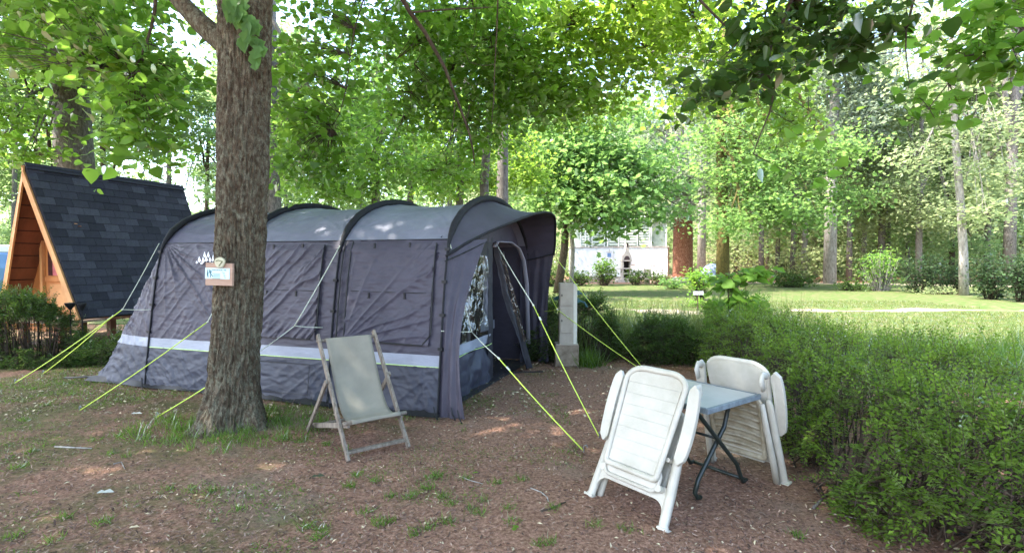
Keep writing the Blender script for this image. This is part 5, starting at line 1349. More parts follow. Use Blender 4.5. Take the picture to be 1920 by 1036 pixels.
for (px_, d_, lab_, ee, sd_) in (
    (705, 20, 'bright green tree just behind the tent roof, left of the middle', [(560, 330, 60, 30), (620, 290, 60, 40), (690, 340, 60, 30), (640, 360, 60, 22), (720, 260, 60, 45), (770, 320, 50, 35), (560, 250, 40, 40), (660, 210, 60, 40)], 44),
    (862, 22, 'bright green tree just behind the tent roof, right of the middle', [(830, 350, 50, 22), (880, 300, 50, 35), (930, 340, 45, 25), (800, 270, 50, 40), (850, 220, 60, 40), (960, 270, 50, 40), (990, 330, 30, 30)], 45)):
    b = P(px_, 0, d_) * [1, 1, 0]
    tree('broadleaf_tree', lab_, b, [b, P(px_, 380, d_), P(px_ + 4, 260, d_), P(px_ + 8, 100, d_)], [0.2, 0.16, 0.13, 0.07],
         [E(x_, y_, d_ - 0.5, rx_, ry_, 1.4, 1100) for x_, y_, rx_, ry_ in ee], 'leaf_yellow' if sd_ == 45 else 'leaf_wood', 'bark_grey', size=0.14, T=T_DIA, sr=0.38, seed=sd_, limb_r=0.05)

# ---- red barked giant and its neighbours
b = P(1280, 0, 37) * [1, 1, 0]
tree('red_barked_tree', 'tall thick tree with flaking red bark at the far edge of the lawn', b, [b - [0, 0, .1], b + [0, 0, 0.6], P(1280, 440, 37), P(1279, 385, 37), P(1276, 300, 37), P(1268, 230, 37), P(1245, 200, 37)], [0.85, 0.68, 0.62, 0.6, 0.5, 0.33, 0.12],
     [E(1230, 330, 36, 60, 40, 2.5, 1700), E(1330, 330, 36, 60, 50, 2.5, 1500), E(1290, 180, 38, 70, 50, 3, 1700), E(1220, 240, 37, 50, 40, 2, 1000), E(1260, 400, 35, 50, 14, 1.5, 500), E(1250, 120, 38, 80, 50, 3, 1700)],
     'leaf_silver', 'bark_pale', size=0.24, T=T_DIA, sr=0.6, seed=51, limb_r=0.2)
t = bpy.data.objects['red_barked_tree']
limb_obj(t, 'bark_shell', np.array([b - [0, 0, .05], b + [0, 0, 0.65], P(1280, 440, 37), P(1279, 395, 37), P(1279, 385, 37)]), 0.70, 0.615, 'bark_red', 24)
limb_obj(t, 'limb', np.array([P(1282, 395, 36.6), P(1310, 372, 36.3), P(1345, 355, 36)]), 0.22, 0.10, 'bark_pale', 8)
limb_obj(t, 'limb', np.array([P(1270, 300, 36.8), P(1250, 290, 36.6), P(1230, 283, 36.4)]), 0.2, 0.10, 'bark_pale', 8)
b = P(1355, 0, 33) * [1, 1, 0]
tree('mossy_tree', 'straight mossy brown trunk right of the red barked tree', b, [b, P(1355, 430, 33), P(1352, 350, 33), P(1350, 250, 33), P(1352, 120, 33), P(1352, -20, 33)], [0.42, 0.36, 0.34, 0.3, 0.26, 0.15],
     [E(1400, 330, 31, 90, 35, 2.4, 2600), E(1440, 390, 30, 80, 25, 2, 1900), E(1370, 260, 32, 90, 35, 2.5, 2300), E(1480, 300, 32, 70, 50, 2.5, 2300), E(1560, 280, 33, 60, 40, 2.5, 1700), E(1400, 180, 34, 90, 50, 3, 2300), E(1580, 370, 33, 60, 30, 2, 1400), E(1370, 420, 29, 50, 16, 1.2, 700), E(1500, 410, 31, 50, 18, 1.4, 900)],
     'leaf_mid', 'bark_moss', size=0.20, T=T_DIA, sr=0.75, seed=52, limb_r=0.1)

# ---- woodland: a few tree forms, copied
def wood_form(name, seed, h, r, leafm, barkm, n, size, lo=0.25, wid=3.0, lean=0.0):
    rng = np.random.default_rng(seed)
    path = [np.array([0, 0, -0.1]), np.array([lean * 0.2, 0, h * 0.25]), np.array([lean * 0.5, 0.1, h * 0.5]), np.array([lean * 0.9, 0, h * 0.75]), np.array([lean, 0, h])]
    ells = []
    for k in range(11):
        f = rng.uniform(lo, 1.0); a = rng.uniform(0, 2 * PI); q = wid * 0.55 * (1.25 - f) ** 0.6
        ells.append((np.array([lean * f + q * math.cos(a), q * math.sin(a), h * f]), (wid * 0.55, wid * 0.55, h * 0.075), int(n / 11)))
    return tree(name, '', (0, 0, 0), path, [r, r * 0.85, r * 0.7, r * 0.45, 0.04], ells, leafm, barkm, size=size, T=T_DIA, sr=0.55, seed=seed, limb_r=0.07, twigs=False, limb_from=(0.3, 0.9), sides=10)
forms = {
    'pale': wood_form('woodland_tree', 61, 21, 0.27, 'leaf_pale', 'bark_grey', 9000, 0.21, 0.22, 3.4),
    'yellow': wood_form('woodland_tree', 62, 19, 0.22, 'leaf_hazed', 'bark_grey', 10000, 0.22, 0.25, 3.6, 0.5),
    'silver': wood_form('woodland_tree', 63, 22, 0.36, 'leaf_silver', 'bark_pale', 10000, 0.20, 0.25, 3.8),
    'green': wood_form('woodland_tree', 64, 18, 0.25, 'leaf_hazed', 'bark_dark', 11000, 0.24, 0.12, 4.2, -0.4),
}
used = {}
def wood(kind, px, d, s, label, group=None, rz=None):
    src = forms[kind]
    o = src if kind not in used else copy_tree(src)
    used[kind] = 1
    o.location = ((px - 960) * d / 1000, d, 0); o.rotation_euler = (0, 0, random.uniform(0, 6.28) if rz is None else rz); o.scale = (s, s, random.uniform(0.9, 1.12) * s)
    o['label'] = label
    if group: o['group'] = group
    elif 'group' in o: del o['group']
    return o
W = 'trees of the wood beyond the lawn'
for (k, px, d, s, lab) in (
    ('silver', 1315, 44, 1.0, 'grey knobbly trunk between the red barked tree and the mossy one'),
    ('yellow', 1427, 44, 1.0, 'grey trunk at the left end of the wood, above the dark low shrub'),
    ('pale', 1458, 47, 0.8, 'thin pinkish trunk second from the left end of the wood'),
    ('yellow', 1485, 45, 0.95, 'dark trunk just left of the pale forked one in the wood'),
    ('silver', 1508, 46, 0.75, 'pale slim trunk close beside a darker one in the wood'),
    ('silver', 1556, 39, 1.25, 'broad grey trunk standing alone in the gap of the wood'),
    ('pale', 1592, 42, 0.85, 'dark trunk behind the bushy stems, left side'),
    ('silver', 1620, 46, 0.6, 'very slim whitish trunk above the bushy stems'),
    ('pale', 1652, 42, 1.0, 'pair-leaning dark trunk left of the wood centre'),
    ('pale', 1664, 47, 0.85, 'lighter trunk almost touching the dark one in the wood'),
    ('yellow', 1702, 45, 0.8, 'slender trunk leaning right above dark conifers'),
    ('pale', 1722, 38, 0.85, 'reddish dark trunk above the tall dark shrub'),
    ('green', 1783, 40, 0.8, 'dark trunk directly behind the pale leaning one at right'),
    ('pale', 1892, 36, 1.35, 'thick brown trunk near the right edge of the photo'),
    ('pale', 1850, 44, 0.9, 'thin trunk left of the thick brown one at the right edge'),
    ('yellow', 1950, 40, 1.0, 'trunk at the very right edge of the wood'),
    ): wood(k, px, d, s, lab, W)
b = P(1808, 0, 25) * [1, 1, 0]
tree('pale_tree', 'pale straight trunk with sparse yellow leaves in front of the right wood', b, [b, P(1806, 480, 25), P(1798, 380, 25), P(1785, 260, 25), P(1775, 100, 25), P(1770, -30, 25)], [0.2, 0.18, 0.16, 0.14, 0.09, 0.05],
     [E(1740, 150, 24, 90, 40, 2, 700), E(1840, 240, 24, 80, 40, 2, 700), E(1880, 330, 24, 80, 40, 2, 900), E(1720, 300, 25, 50, 30, 1.5, 350), E(1840, 400, 24, 60, 20, 1.5, 500), E(1740, 60, 25, 80, 40, 2, 500)],
     'leaf_pale', 'bark_pale', size=0.17, T=T_DIA, sr=0.5, seed=55, limb_r=0.05)
r_ = random.Random(17)
deep = 'deeper sunlit woodland tree seen only as a strip of trunk and leaves'
for k in range(22):
    px = 1380 + k * 28 + r_.uniform(-10, 10); wood(('pale', 'silver', 'yellow', 'green')[k % 4], px, r_.uniform(52, 66), r_.uniform(0.85, 1.15), deep, 'deeper trees of the right wood')
for k in range(22):
    px = -250 + k * 68 + r_.uniform(-30, 30)
    d = r_.uniform(34, 46) if px < 1000 else r_.uniform(56, 64)
    s = 0.80 if 480 < px < 720 else 1.0
    wood(('yellow', 'green')[k % 2], px, d, s * r_.uniform(0.9, 1.1), 'bright green tree in the belt behind the cabin and tent', 'bright green tree belt behind the tent')
# understorey leaves of the belt and the wooded hillside: nobody could count these
rng = np.random.default_rng(90)
def mass(name, m, n_crowns, xr, yr, hr, rr, per, size, zfun=None, sky_gap=None):
    ells = []
    for _ in range(n_crowns):
        x, y = rng.uniform(*xr), rng.uniform(*yr)
        if xr[0] < x / y < xr[1] or True:
            z0 = hill_z(x, y) if zfun is None else 0
            h = rng.uniform(*hr); r = rng.uniform(*rr)
            if sky_gap and sky_gap(x, y): h *= 0.45
            ells.append((np.array([x, y, z0 + h]), (r, r, r * 1.1), per))
    p, c = sprays(rng, ells, 18, 1.0, 0.5)
    V, F = leaves_at(rng, p, size, T_DIA, 0.5, 0.2); return tag(np_mesh(name, V, F, M[m]), kind='stuff')
gap = lambda x, y: -0.72 < x / y < -0.22
mass('distant_forest', 'leaf_hazed', 230, (-85, 95), (64, 125), (5, 16), (2.8, 4.6), 340, 0.62, sky_gap=gap)
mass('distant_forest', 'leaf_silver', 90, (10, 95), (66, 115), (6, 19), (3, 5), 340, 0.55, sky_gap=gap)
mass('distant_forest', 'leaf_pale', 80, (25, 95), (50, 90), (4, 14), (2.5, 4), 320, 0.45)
mass('undergrowth', 'leaf_hazed', 240, (-55, 60), (46, 62), (0.6, 6.5), (1.0, 2.2), 260, 0.26, zfun=0)
mass('undergrowth', 'leaf_pale', 50, (18, 55), (40, 56), (0.5, 3.0), (1.0, 2.0), 220, 0.22, zfun=0)

# ---- shrubs
def shrub(name, label, cat, base, ells, leafm, size, T=T_DIA, sr=0.12, per=12, stems=8, seed=1, group=None, up=0.7, droop=-0.1, stem_r=0.01, barkm='twig', shell=0.45):
    rng = np.random.default_rng(seed); base = np.array(base, float)
    t = thing(name, label, cat, base, group=group)
    pts, cen = sprays(rng, ells, per, sr, shell); ok = pts[:, 2] > 0.02; pts = pts[ok]
    V, F = leaves_at(rng, pts, size, T, up, droop); tag(np_mesh('foliage', V, F, M[leafm], t), kind='stuff')
    cen = cen[cen[:, 2] > 0.05]
    src = cen * [1, 1, 0] * 0.0 + base + (cen - base) * [0.35, 0.35, 0]; src[:, 2] = 0
    k = rng.permutation(len(cen))[:max(stems * 10, 40)]
    midp = (src[k] * 0.45 + cen[k] * 0.55); midp[:, 2] = cen[k][:, 2] * 0.62
    V1, F1 = sticks_np(src[k], midp, stem_r, stem_r * 0.6); V2, F2 = sticks_np(midp, cen[k], stem_r * 0.6, stem_r * 0.2)
    tag(np_mesh('stems', np.concatenate([V1, V2]), np.concatenate([F1, F2 + len(V1)]), M[barkm], t), kind='stuff')
    return t
def sprig_cloud(rng, origins, dirs, L, k, leaf, width):
    """twigs with two rows of small leaves"""
    n = len(origins); dirs = dirs / np.linalg.norm(dirs, axis=1, keepdims=True)
    side = np.cross(dirs, rng.normal(size=(n, 3)) * 0.35 + [0, 0, 1]); side /= np.linalg.norm(side, axis=1, keepdims=True)
    nrm = np.cross(side, dirs); nrm *= np.sign(nrm[:, 2:3] + 1e-6)
    f = np.linspace(0.12, 1, k)
    C = origins[:, None] + dirs[:, None] * (L[:, None, None] * f[None, :, None]) - np.array([0, 0, 1.0]) * (0.25 * L[:, None, None] * (f[None, :, None]) ** 2)
    sg_ = np.where(np.arange(k) % 2 == 0, 1.0, -1.0)
    Y = side[:, None] * sg_[None, :, None] + dirs[:, None] * 0.55 + rng.normal(size=(n, k, 3)) * 0.18
    Nn = nrm[:, None] + rng.normal(size=(n, k, 3)) * 0.25
    sz = leaf * (1.1 - 0.35 * f)[None] * (1 + 0.2 * rng.normal(size=(n, k))).clip(0.5, 1.5)
    V, F = place(C.reshape(-1, 3), Y.reshape(-1, 3), Nn.reshape(-1, 3), sz.reshape(-1), T_DIA, sz.reshape(-1) * width)
    P1 = origins + dirs * L[:, None] - np.array([0, 0, 1.0]) * 0.25 * L[:, None]
    V2, F2 = sticks_np(origins - dirs * 0.05, P1, 0.0022, 0.001)
    return V, F, V2, F2
# right hedge
poly = np.array([(2.02, 3.55), (2.12, 4.1), (2.25, 5.1), (2.52, 6.3), (2.65, 7.2), (2.85, 7.9), (3.2, 8.2), (3.6, 7.4), (3.95, 6.0), (4.3, 4.5), (4.6, 2.4), (2.5, 2.2), (2.1, 2.9)])
def inside(x, y, poly):
    r = np.zeros(x.shape, bool); j = len(poly) - 1
    for i in range(len(poly)):
        xi, yi = poly[i]; xj, yj = poly[j]
        r ^= ((yi > y) != (yj > y)) & (x < (xj - xi) * (y - yi) / (yj - yi + 1e-12) + xi); j = i
    return r
def edge_dist(x, y, poly):
    dm = np.full(x.shape, 9.0)
    for i in range(len(poly)):
        a = poly[i]; b_ = poly[(i + 1) % len(poly)]; ab = b_ - a
        tq = np.clip(((x - a[0]) * ab[0] + (y - a[1]) * ab[1]) / (ab @ ab), 0, 1)
        dm = np.minimum(dm, np.hypot(x - a[0] - ab[0] * tq, y - a[1] - ab[1] * tq))
    return dm
def hedge(name, label, poly, hfun, n, leaf, leafm, seed, k=11, Lr=(0.10, 0.26), lean_in=0.35, shoots=0, dens=0.0, twig_n=500, width=0.62, thin=None):
    rng = np.random.default_rng(seed)
    c = poly.mean(0); t = thing(name, label, 'hedge', (c[0], c[1], 0))
    lo, hi = poly.min(0), poly.max(0)
    x = rng.uniform(lo[0], hi[0], n * 6); y = rng.uniform(lo[1], hi[1], n * 6); f = rng.random(n * 6)
    ok = inside(x, y, poly); x, y, f = x[ok], y[ok], f[ok]
    H = hfun(x, y); z = H * f
    e = edge_dist(x, y, poly) - lean_in * np.abs(z / np.maximum(H, .1) - 0.35) ** 1.5
    depth = np.minimum(e, (H - z))
    lump = fbm(x * 2.2, y * 2.2, z * 2.2, seed, 2)
    keep = (e > 0) & (rng.random(len(x)) < np.exp(-np.maximum(depth, 0) / 0.13) + dens) & (lump > -0.28 + 0.5 * depth)
    if thin is not None: keep &= rng.random(len(x)) < thin(x, y, z)
    x, y, z = x[keep][:n], y[keep][:n], z[keep][:n]
    O = np.stack([x, y, z], 1)
    out = O - np.array([c[0], c[1], 0.35]); out = out / (np.linalg.norm(out, axis=1, keepdims=True) + 1e-6)
    D = out * 0.7 + rng.normal(size=O.shape) * 0.65; D[:, 2] = D[:, 2] * 0.6 + 0.12
    L = rng.uniform(*Lr, len(O))
    V, F, V2, F2 = sprig_cloud(rng, O, D, L, k, leaf, width)
    tag(np_mesh('foliage', V, F, M[leafm], t), kind='stuff')
    if shoots:
        i = rng.permutation(np.where(z > 0.86 * hfun(x, y))[0])[:shoots]
        D = rng.normal(size=(len(i), 3)) * 0.28; D[:, 2] = 1
        Va, Fa, Vb, Fb = sprig_cloud(rng, O[i], D, rng.uniform(0.15, 0.42, len(i)), 13, leaf * 0.85, width)
        tag(np_mesh('shoots', Va, Fa, M[leafm], t), kind='stuff')
        V2, F2 = np.concatenate([V2, Vb]), np.concatenate([F2, Fb + len(V2)])
    j = rng.integers(0, len(O), twig_n)
    s0 = O[j] * [1, 1, 0] + (np.array([c[0], c[1], 0]) - O[j] * [1, 1, 0]) * 0.25 * rng.random((twig_n, 1))
    mid = s0 * 0.4 + O[j] * 0.6 + rng.normal(size=s0.shape) * 0.04; mid[:, 2] = O[j][:, 2] * 0.55
    Va, Fa = sticks_np(s0, mid, 0.008, 0.006); Vb, Fb = sticks_np(mid, O[j], 0.006, 0.003)
    V2 = np.concatenate([V2, Va, Vb]); F2 = np.concatenate([F2, Fa + (len(V2) - len(Va) - len(Vb)), Fb + (len(V2) - len(Vb))])
    tag(np_mesh('twigs', V2, F2, M['twig'], t), kind='stuff')
    return t
hf = lambda x, y: 0.80 + 0.05 * np.sin(x * 3 + y) + 0.05 * fbm(x * 1.7, y * 1.7, 0, 8, 2) - 0.42 * np.clip((0.5 - edge_dist(x, y, poly)) / 0.5, 0, 1) * np.clip((5.4 - y) / 1.6, 0, 1)
hedge('clipped_hedge', 'wide small-leaved green hedge filling the right foreground', poly, hf, 8200, 0.038, 'leaf_hedge', 101, shoots=650, twig_n=1100, thin=lambda x, y, z: np.where((z > 0.40) & (x > 2.9) & (y < 6.6) & (fbm(x * 1.5, y * 1.5, z * 2, 55, 2) > -0.15), 0.30, 1.0))
# light thicket at its far left end
pp = np.array([(3.0, 8.0), (3.5, 7.7), (4.3, 8.3), (4.6, 9.6), (3.9, 10.2), (3.3, 9.8)])
hedge('loose_hedge', 'loose bright green thicket at the far end of the big hedge', pp, lambda x, y: 0.80 + 0.12 * fbm(x * 2, y * 2, 0, 3, 2), 2600, 0.042, 'leaf_fresh', 103, shoots=170, k=9, twig_n=250)
# dark back hedge behind the post
ph = np.array([(0.3, 8.45), (1.6, 8.35), (1.75, 8.9), (1.5, 9.4), (0.3, 9.5)])
hedge('dark_hedge', 'dark ragged hedge behind the electricity post', ph, lambda x, y: 0.90 + 0.1 * fbm(x * 2, y * 2, 0, 4, 2), 3000, 0.045, 'leaf_shrub', 104, shoots=90, k=9, dens=0.04, twig_n=300)
ph = np.array([(1.95, 8.25), (3.1, 8.15), (3.45, 8.6), (3.1, 9.1), (2.0, 9.1)])
hedge('dark_hedge', 'rounded dark shrub right of the post, thin at its foot', ph, lambda x, y: 0.66 - 0.30 * np.abs(x - 2.6) + 0.22 * fbm(x * 2, y * 2, 0, 6, 2), 1500, 0.045, 'leaf_shrub', 105, shoots=120, k=9, dens=0.03, twig_n=300)
# left dark bush and low plants
ph = np.array([(-8.6, 8.0), (-7.2, 7.9), (-6.55, 8.1), (-6.4, 8.7), (-7.2, 9.1), (-8.8, 9.2)])
hedge('dark_bush', 'dark dense bush at the left edge below the cabin', ph, lambda x, y: 0.25 + 0.75 * np.clip((-7.0 - x) / 0.7, 0, 1) + 0.08 * fbm(x * 2, y * 2, 0, 2, 2), 3200, 0.045, 'leaf_shrub', 106, shoots=160, k=10, dens=0.05, twig_n=300)
ph = np.array([(-6.5, 8.2), (-5.6, 8.0), (-5.2, 8.3), (-5.4, 8.9), (-6.4, 9.1)])
hedge('low_hedge', 'low sparse green plants between the dark bush and the tent tail', ph, lambda x, y: 0.42 + 0.1 * fbm(x * 3, y * 3, 0, 2, 2), 800, 0.045, 'leaf_shrub', 107, shoots=60, k=9, twig_n=150)
r_ = np.random.default_rng(6)
# sapling with large bright leaves
b = G(1372, 690)
sp_ = thing('sapling', 'thin young tree with large bright green leaves above the hedge', 'sapling', b)
m = MB(); m.tube([b, b + [0.0, 0, 0.5], b + [-0.02, 0.05, 0.95], b + [0.0, 0.1, 1.45]], [0.014, 0.012, 0.010, 0.005], 7)
m.tube([b + [0.35, 0.2, 0], b + [0.33, 0.2, 0.6], b + [0.30, 0.2, 1.2]], [0.010, 0.008, 0.005], 6); m.build('stem', M['twig'], sp_, smooth=True)
el = [(P(1370, 530, 8.1), (0.28, 0.25, 0.14), 40), (P(1400, 520, 8.2), (0.30, 0.25, 0.12), 40), (P(1435, 515, 8.2), (0.15, 0.2, 0.08), 14), (P(1400, 560, 8.0), (0.25, 0.25, 0.14), 26), (P(1350, 560, 8.0), (0.12, 0.15, 0.14), 12), (P(1380, 600, 8.0), (0.15, 0.15, 0.14), 14)]
p, c = sprays(r_, el, 4, 0.07)
for q in p[:200]:
    single_leaf(sp_, q, float(r_.uniform(0.12, 0.21)), (float(r_.normal()), float(r_.normal()), -0.25), (float(r_.normal() * .5), float(r_.normal() * .5), 1.0), int(r_.integers(0, 4)), 'leaf_fresh')
V1, F1 = sticks_np(np.array([b + [0, 0.03, h_] for h_ in r_.uniform(0.6, 1.4, len(c))]), c, 0.004, 0.002); tag(np_mesh('twigs', V1, F1, M['twig'], sp_), kind='stuff')
# far shrubs
def fs(label, px, py, d, rx, ry, n, leafm, size=0.10, name='shrub', sr=0.22, seed=0, stems=8, barkm='twig', stem_r=0.015):
    e = [E(px, py, d, rx, ry, rx * d / 1000 * 0.8, n)]; b_ = P(px, 0, d) * [1, 1, 0]
    return shrub(name, label, 'shrub', b_, e, leafm, size, sr=sr, seed=seed + int(px), stems=stems, stem_r=stem_r, barkm=barkm)
fs('dark clipped shrub left of the twin maple trunks', 1028, 518, 34, 22, 16, 900, 'leaf_shrub', 0.12)
fs('dark hedge piece under the twin maple trunks', 1085, 520, 35, 26, 14, 900, 'leaf_shrub', 0.12)
fs('dark shrub with grassy light top left of the barbecue', 1132, 515, 35, 24, 18, 900, 'leaf_shrub', 0.12)
fs('tall pale grassy clump rising from the dark shrub', 1132, 500, 35.3, 16, 14, 420, 'leaf_fresh', 0.14)
fs('dark round shrub left of the far post', 1192, 519, 36, 18, 15, 700, 'leaf_shrub', 0.12)
fs('ragged shrub right of the far post', 1234, 521, 36, 20, 12, 600, 'leaf_shrub', 0.12)
fs('low green shrubs at the foot of the red barked tree', 1262, 532, 31, 22, 9, 420, 'leaf_maple', 0.14)
fs('bright yellow green bush in front of the dome tent', 1312, 525, 22, 22, 20, 900, 'leaf_fresh', 0.10)
fs('small leafy plant by the number plates', 1312, 568, 18.5, 16, 10, 260, 'leaf_fresh', 0.08)
fs('dark low shrub at the left end of the wood', 1487, 526, 33, 40, 14, 1500, 'leaf_shrub', 0.12)
fs('low shrub in the gap of the wood', 1598, 538, 29, 28, 12, 700, 'leaf_shrub', 0.11)
fs('bushy pale green stems fanning upward at the wood edge', 1652, 505, 29, 42, 42, 1500, 'leaf_wood', 0.11, stems=14, barkm='bark_pale', stem_r=0.03)
fs('tall dark feathery shrub in the middle of the wood edge', 1735, 515, 27, 48, 38, 2600, 'leaf_yew', 0.10)
fs('low pale weeds before the tall dark shrub', 1760, 548, 26, 50, 10, 700, 'leaf_pale', 0.09)
fs('tall dark conifer shrub second from the right edge', 1858, 520, 22.5, 30, 45, 2300, 'leaf_yew', 0.09)
fs('dark conifer shrub cut by the right edge', 1915, 520, 21, 25, 48, 1900, 'leaf_yew', 0.09)
fs('dark feathery shrub left of the pale trunk', 1800, 520, 26, 20, 35, 1000, 'leaf_yew', 0.09)

# ================================================================ GRASS, LITTER
rng = np.random.default_rng(200)
def blades(name, pts, h, m, wid=0.006, spread=0.5, parent=None):
    n = len(pts); Y = rng.normal(size=(n, 3)) * spread; Y[:, 2] = 1
    N_ = rng.normal(size=(n, 3)); N_[:, 2] *= 0.2
    hh = h * (1 + 0.35 * rng.normal(size=n)).clip(0.3, 2)
    V, F = place(pts, Y, N_, hh, T_BLADE, np.full(n, wid)); return tag(np_mesh(name, V, F, M[m], parent), kind='stuff')
def tufts(centres, per, rad):
    c = np.repeat(np.asarray(centres, float), per, 0); o = rng.normal(size=(len(c), 3)) * rad; o[:, 2] = 0
    p = c + o; p[:, 2] = -0.005; return p
# grass round the trunk
a = rng.uniform(0, 2 * PI, 85); rr_ = 0.30 + 0.55 * rng.random(85) ** 1.5
ring = np.stack([axis[1][0] + 0.06 + np.cos(a) * rr_ * 1.1, TD - 0.05 + np.sin(a) * rr_ * 0.8, a * 0], 1)
blades('grass', tufts(ring, 24, 0.045), 0.10, 'grass', 0.006, 0.55)
tf = [G(px, py) for px, py in ((665, 895), (655, 915), (700, 905), (730, 935), (770, 935), (800, 920), (830, 935), (845, 950), (872, 900), (880, 960), (905, 945), (895, 970), (960, 985), (930, 910), (820, 895), (805, 900), (775, 1005), (800, 995), (840, 985), (1030, 1025), (1015, 1030), (955, 960), (570, 995), (600, 1000), (590, 1015), (705, 985), (725, 985), (680, 965), (610, 835), (640, 845), (560, 830), (230, 860), (200, 855), (170, 830), (215, 820), (265, 825), (130, 740), (80, 760), (50, 850), (20, 880), (40, 790), (1120, 990), (1180, 1000), (1500, 1010), (1040, 960), (980, 905), (120, 700 + 20), (60, 730), (90, 1020), (10, 1015), (180, 985), (305, 925), (350, 925), (390, 925), (110, 975), (440, 960))]
blades('grass', tufts(tf, 46, 0.026), 0.045, 'grass', 0.005, 0.8)
# sparse moss-like grass left of the chair, density by noise
x = rng.uniform(-7, 0.6, 60000); y = rng.uniform(2.4, 8.5, 60000)
k = (fbm(x * 1.6, y * 1.6, 0, 33, 4) + 0.10 * (-x - 1.5) > 0.24) & (rng.random(len(x)) < 0.85)
blades('grass', np.stack([x[k], y[k], x[k] * 0 - 0.004], 1), 0.022, 'grass_dry', 0.005, 1.0)
k = (fbm(x * 1.1, y * 1.1, 0, 37, 4) + 0.08 * (-x - 1.5) > 0.62)
blades('grass', np.stack([x[k], y[k], x[k] * 0 - 0.004], 1), 0.028, 'grass', 0.005, 1.0)
# lawn grass and weeds beyond the hedges
x = rng.uniform(0.5, 16, 60000); y = 9.4 + 12 * rng.random(60000) ** 1.3
k = (inside(x, y, np.array([(1.0, 9.6), (16, 5), (16, 22), (0.5, 22)]))) & (np.abs(y - 17.3) > 0.7)
blades('grass', np.stack([x[k], y[k], x[k] * 0], 1), 0.07, 'grass_dry', 0.014, 0.6)
x = rng.uniform(0.2, 5.5, 5200); y = rng.uniform(8.8, 11.2, 5200)
blades('tall_grass', np.stack([x, y, x * 0], 1), 0.62, 'grass_dry', 0.010, 0.28)
x = rng.uniform(3.6, 12, 5200); y = rng.uniform(6.2, 9.5, 5200); k = x > 4.0 + (9 - y) * 0.2
blades('tall_grass', np.stack([x[k], y[k], x[k] * 0], 1), 0.42, 'grass', 0.010, 0.35)
g0 = G(1100, 690); blades('grass', tufts([g0 + [0.05, 0.1, 0], g0 + [0.15, 0.15, 0], g0 + [-0.1, 0.25, 0]], 120, 0.07), 0.26, 'grass', 0.010, 0.5)
# mulch chips
M['chip_brown'] = mat('brown bark chip', (0.17, 0.10, 0.075), (0.09, 0.052, 0.04), 30, 0.9, island=0.6)
M['chip_tan'] = mat('tan bark chip', (0.34, 0.235, 0.18), (0.24, 0.16, 0.12), 30, 0.9, island=0.4)
M['chip_pale'] = mat('dry fallen leaf', (0.50, 0.42, 0.28), (0.40, 0.31, 0.20), 30, 0.8, island=0.4)
T_CHIP = (np.array([[-0.5, 0, 0], [-0.42, 1, 0.02], [0.42, 0.95, 0.03], [0.5, 0.05, 0]], float), np.array([[0, 1, 2, 3]]))
def chips(name, m, n, size, wid, box=(-6.5, 4.5, 2.3, 10.5), T=T_CHIP, tilt=0.25, pw=1.6):
    x = rng.uniform(box[0], box[1], n); y = box[2] + (box[3] - box[2]) * rng.random(n) ** pw
    p = np.stack([x, y, 0.001 + rng.random(n) * 0.008], 1)
    Y = rng.normal(size=(n, 3)); Y[:, 2] *= tilt; N_ = rng.normal(size=(n, 3)) * tilt; N_[:, 2] = 1
    sz = size * (0.5 + rng.random(n)); V, F = place(p, Y, N_, sz, T, wid * (0.5 + rng.random(n))); return tag(np_mesh(name, V, F, M[m]), kind='stuff')
chips('bark_chips', 'chip_brown', 52000, 0.026, 0.007)
chips('bark_chips', 'chip_tan', 26000, 0.024, 0.006)
chips('leaf_litter', 'chip_pale', 3600, 0.030, 0.014, T=T_DIA, tilt=0.35)
chips('leaf_litter', 'chip_pale', 1500, 0.05, 0.03, box=(-6, 4, 5.5, 10.5), T=T_DIA, tilt=0.3)
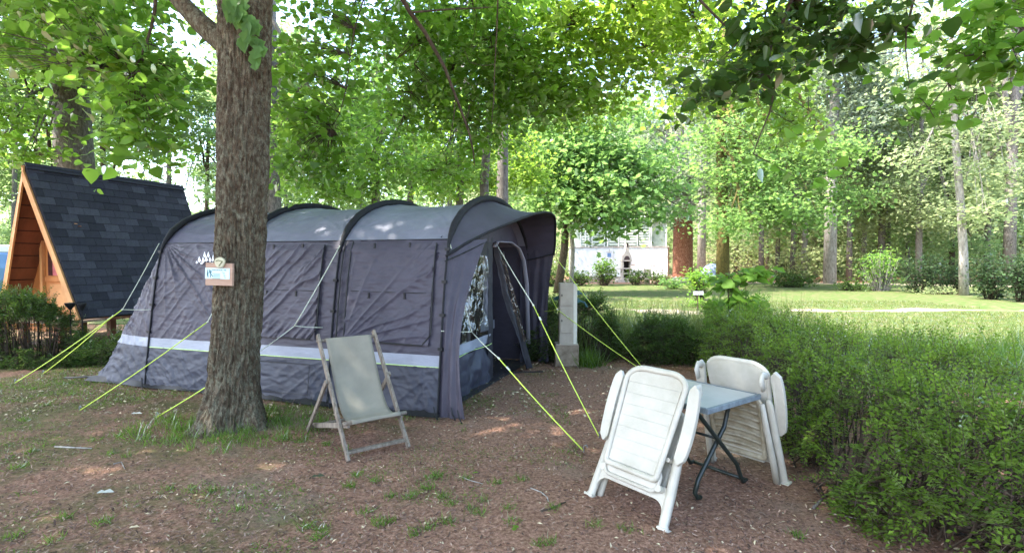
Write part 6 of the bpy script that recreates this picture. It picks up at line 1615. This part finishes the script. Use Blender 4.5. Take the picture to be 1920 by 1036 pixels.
# sticks and odd leaves one can point at
def stick(label, pts, r, mm='bark_pale'):
    w = np.array([G(*q[:2]) + [0, 0, r + (q[2] if len(q) > 2 else 0)] for q in pts]); t = thing('fallen_stick', label, 'stick', w[0] * [1, 1, 0])
    m = MB(); m.tube(w, list(np.linspace(r, r * 0.6, len(w))), 7); m.build('shaft', M[mm], t, smooth=True); return t
stick('dark short stick lying left of the near white chair foot', [(1015, 966), (1035, 960), (1062, 948)], 0.008, 'bark_dark')
stick('curved pale twig above the dark short stick', [(995, 920), (1015, 928), (1027, 938), (1029, 947)], 0.005)
stick('thin pale twig among the grass tufts', [(860, 897), (880, 905), (905, 912)], 0.004)
stick('long pale broken stick left of the big trunk', [(95, 842), (120, 843), (165, 845)], 0.009)
stick('hooked pale twig on the left mulch', [(205, 874), (220, 870), (226, 883)], 0.005)
stick('grey branch end poking from the right hedge', [(1532, 960), (1550, 940), (1568, 925), (1585, 915, 0.05)], 0.009, 'bark_grey')
stick('thin twig lying at the lower right mulch', [(1640, 985), (1600, 975), (1560, 968)], 0.004)
def fallen_leaf(label, px, py, size, mm, ang):
    g = G(px, py) + [0, 0, 0.022]; t = thing('fallen_leaf', label, 'leaf', g * [1, 1, 0])
    V, F = place(g[None], np.array([[math.cos(ang), math.sin(ang), 0.05]]), np.array([[0.05, -0.1, 1.0]]), np.array([size]), T_MAPLE, np.array([size * 0.55]))
    np_mesh('blade', V, F, M[mm], t)
M['leaf_greyish'] = mat('grey leaf', (0.42, 0.42, 0.38), (0.34, 0.34, 0.30), 20, 0.6)
M['leaf_greendark'] = mat('dark curled leaf', (0.035, 0.04, 0.025), (0.05, 0.055, 0.03), 20, 0.6)
fallen_leaf('flat grey leaf on bare soil at lower left', 172, 934, 0.10, 'leaf_greyish', 0.15)
fallen_leaf('grey green leaf left of the big trunk by the lime rope', 240, 781, 0.10, 'leaf_greyish', 0.1)
fallen_leaf('cream leaf near the lower left edge', 232, 1002, 0.05, 'chip_pale', 0.3)
fallen_leaf('dark curled leaf left of the deck chair foot', 580, 903, 0.09, 'leaf_greendark', 0.2)
fallen_leaf('green leaf lying at the bottom centre', 962, 1008, 0.07, 'leaf_fresh', 1.2)
fallen_leaf('tiny green leaf right of the grass tufts', 885, 896, 0.045, 'leaf_fresh', 0.4)
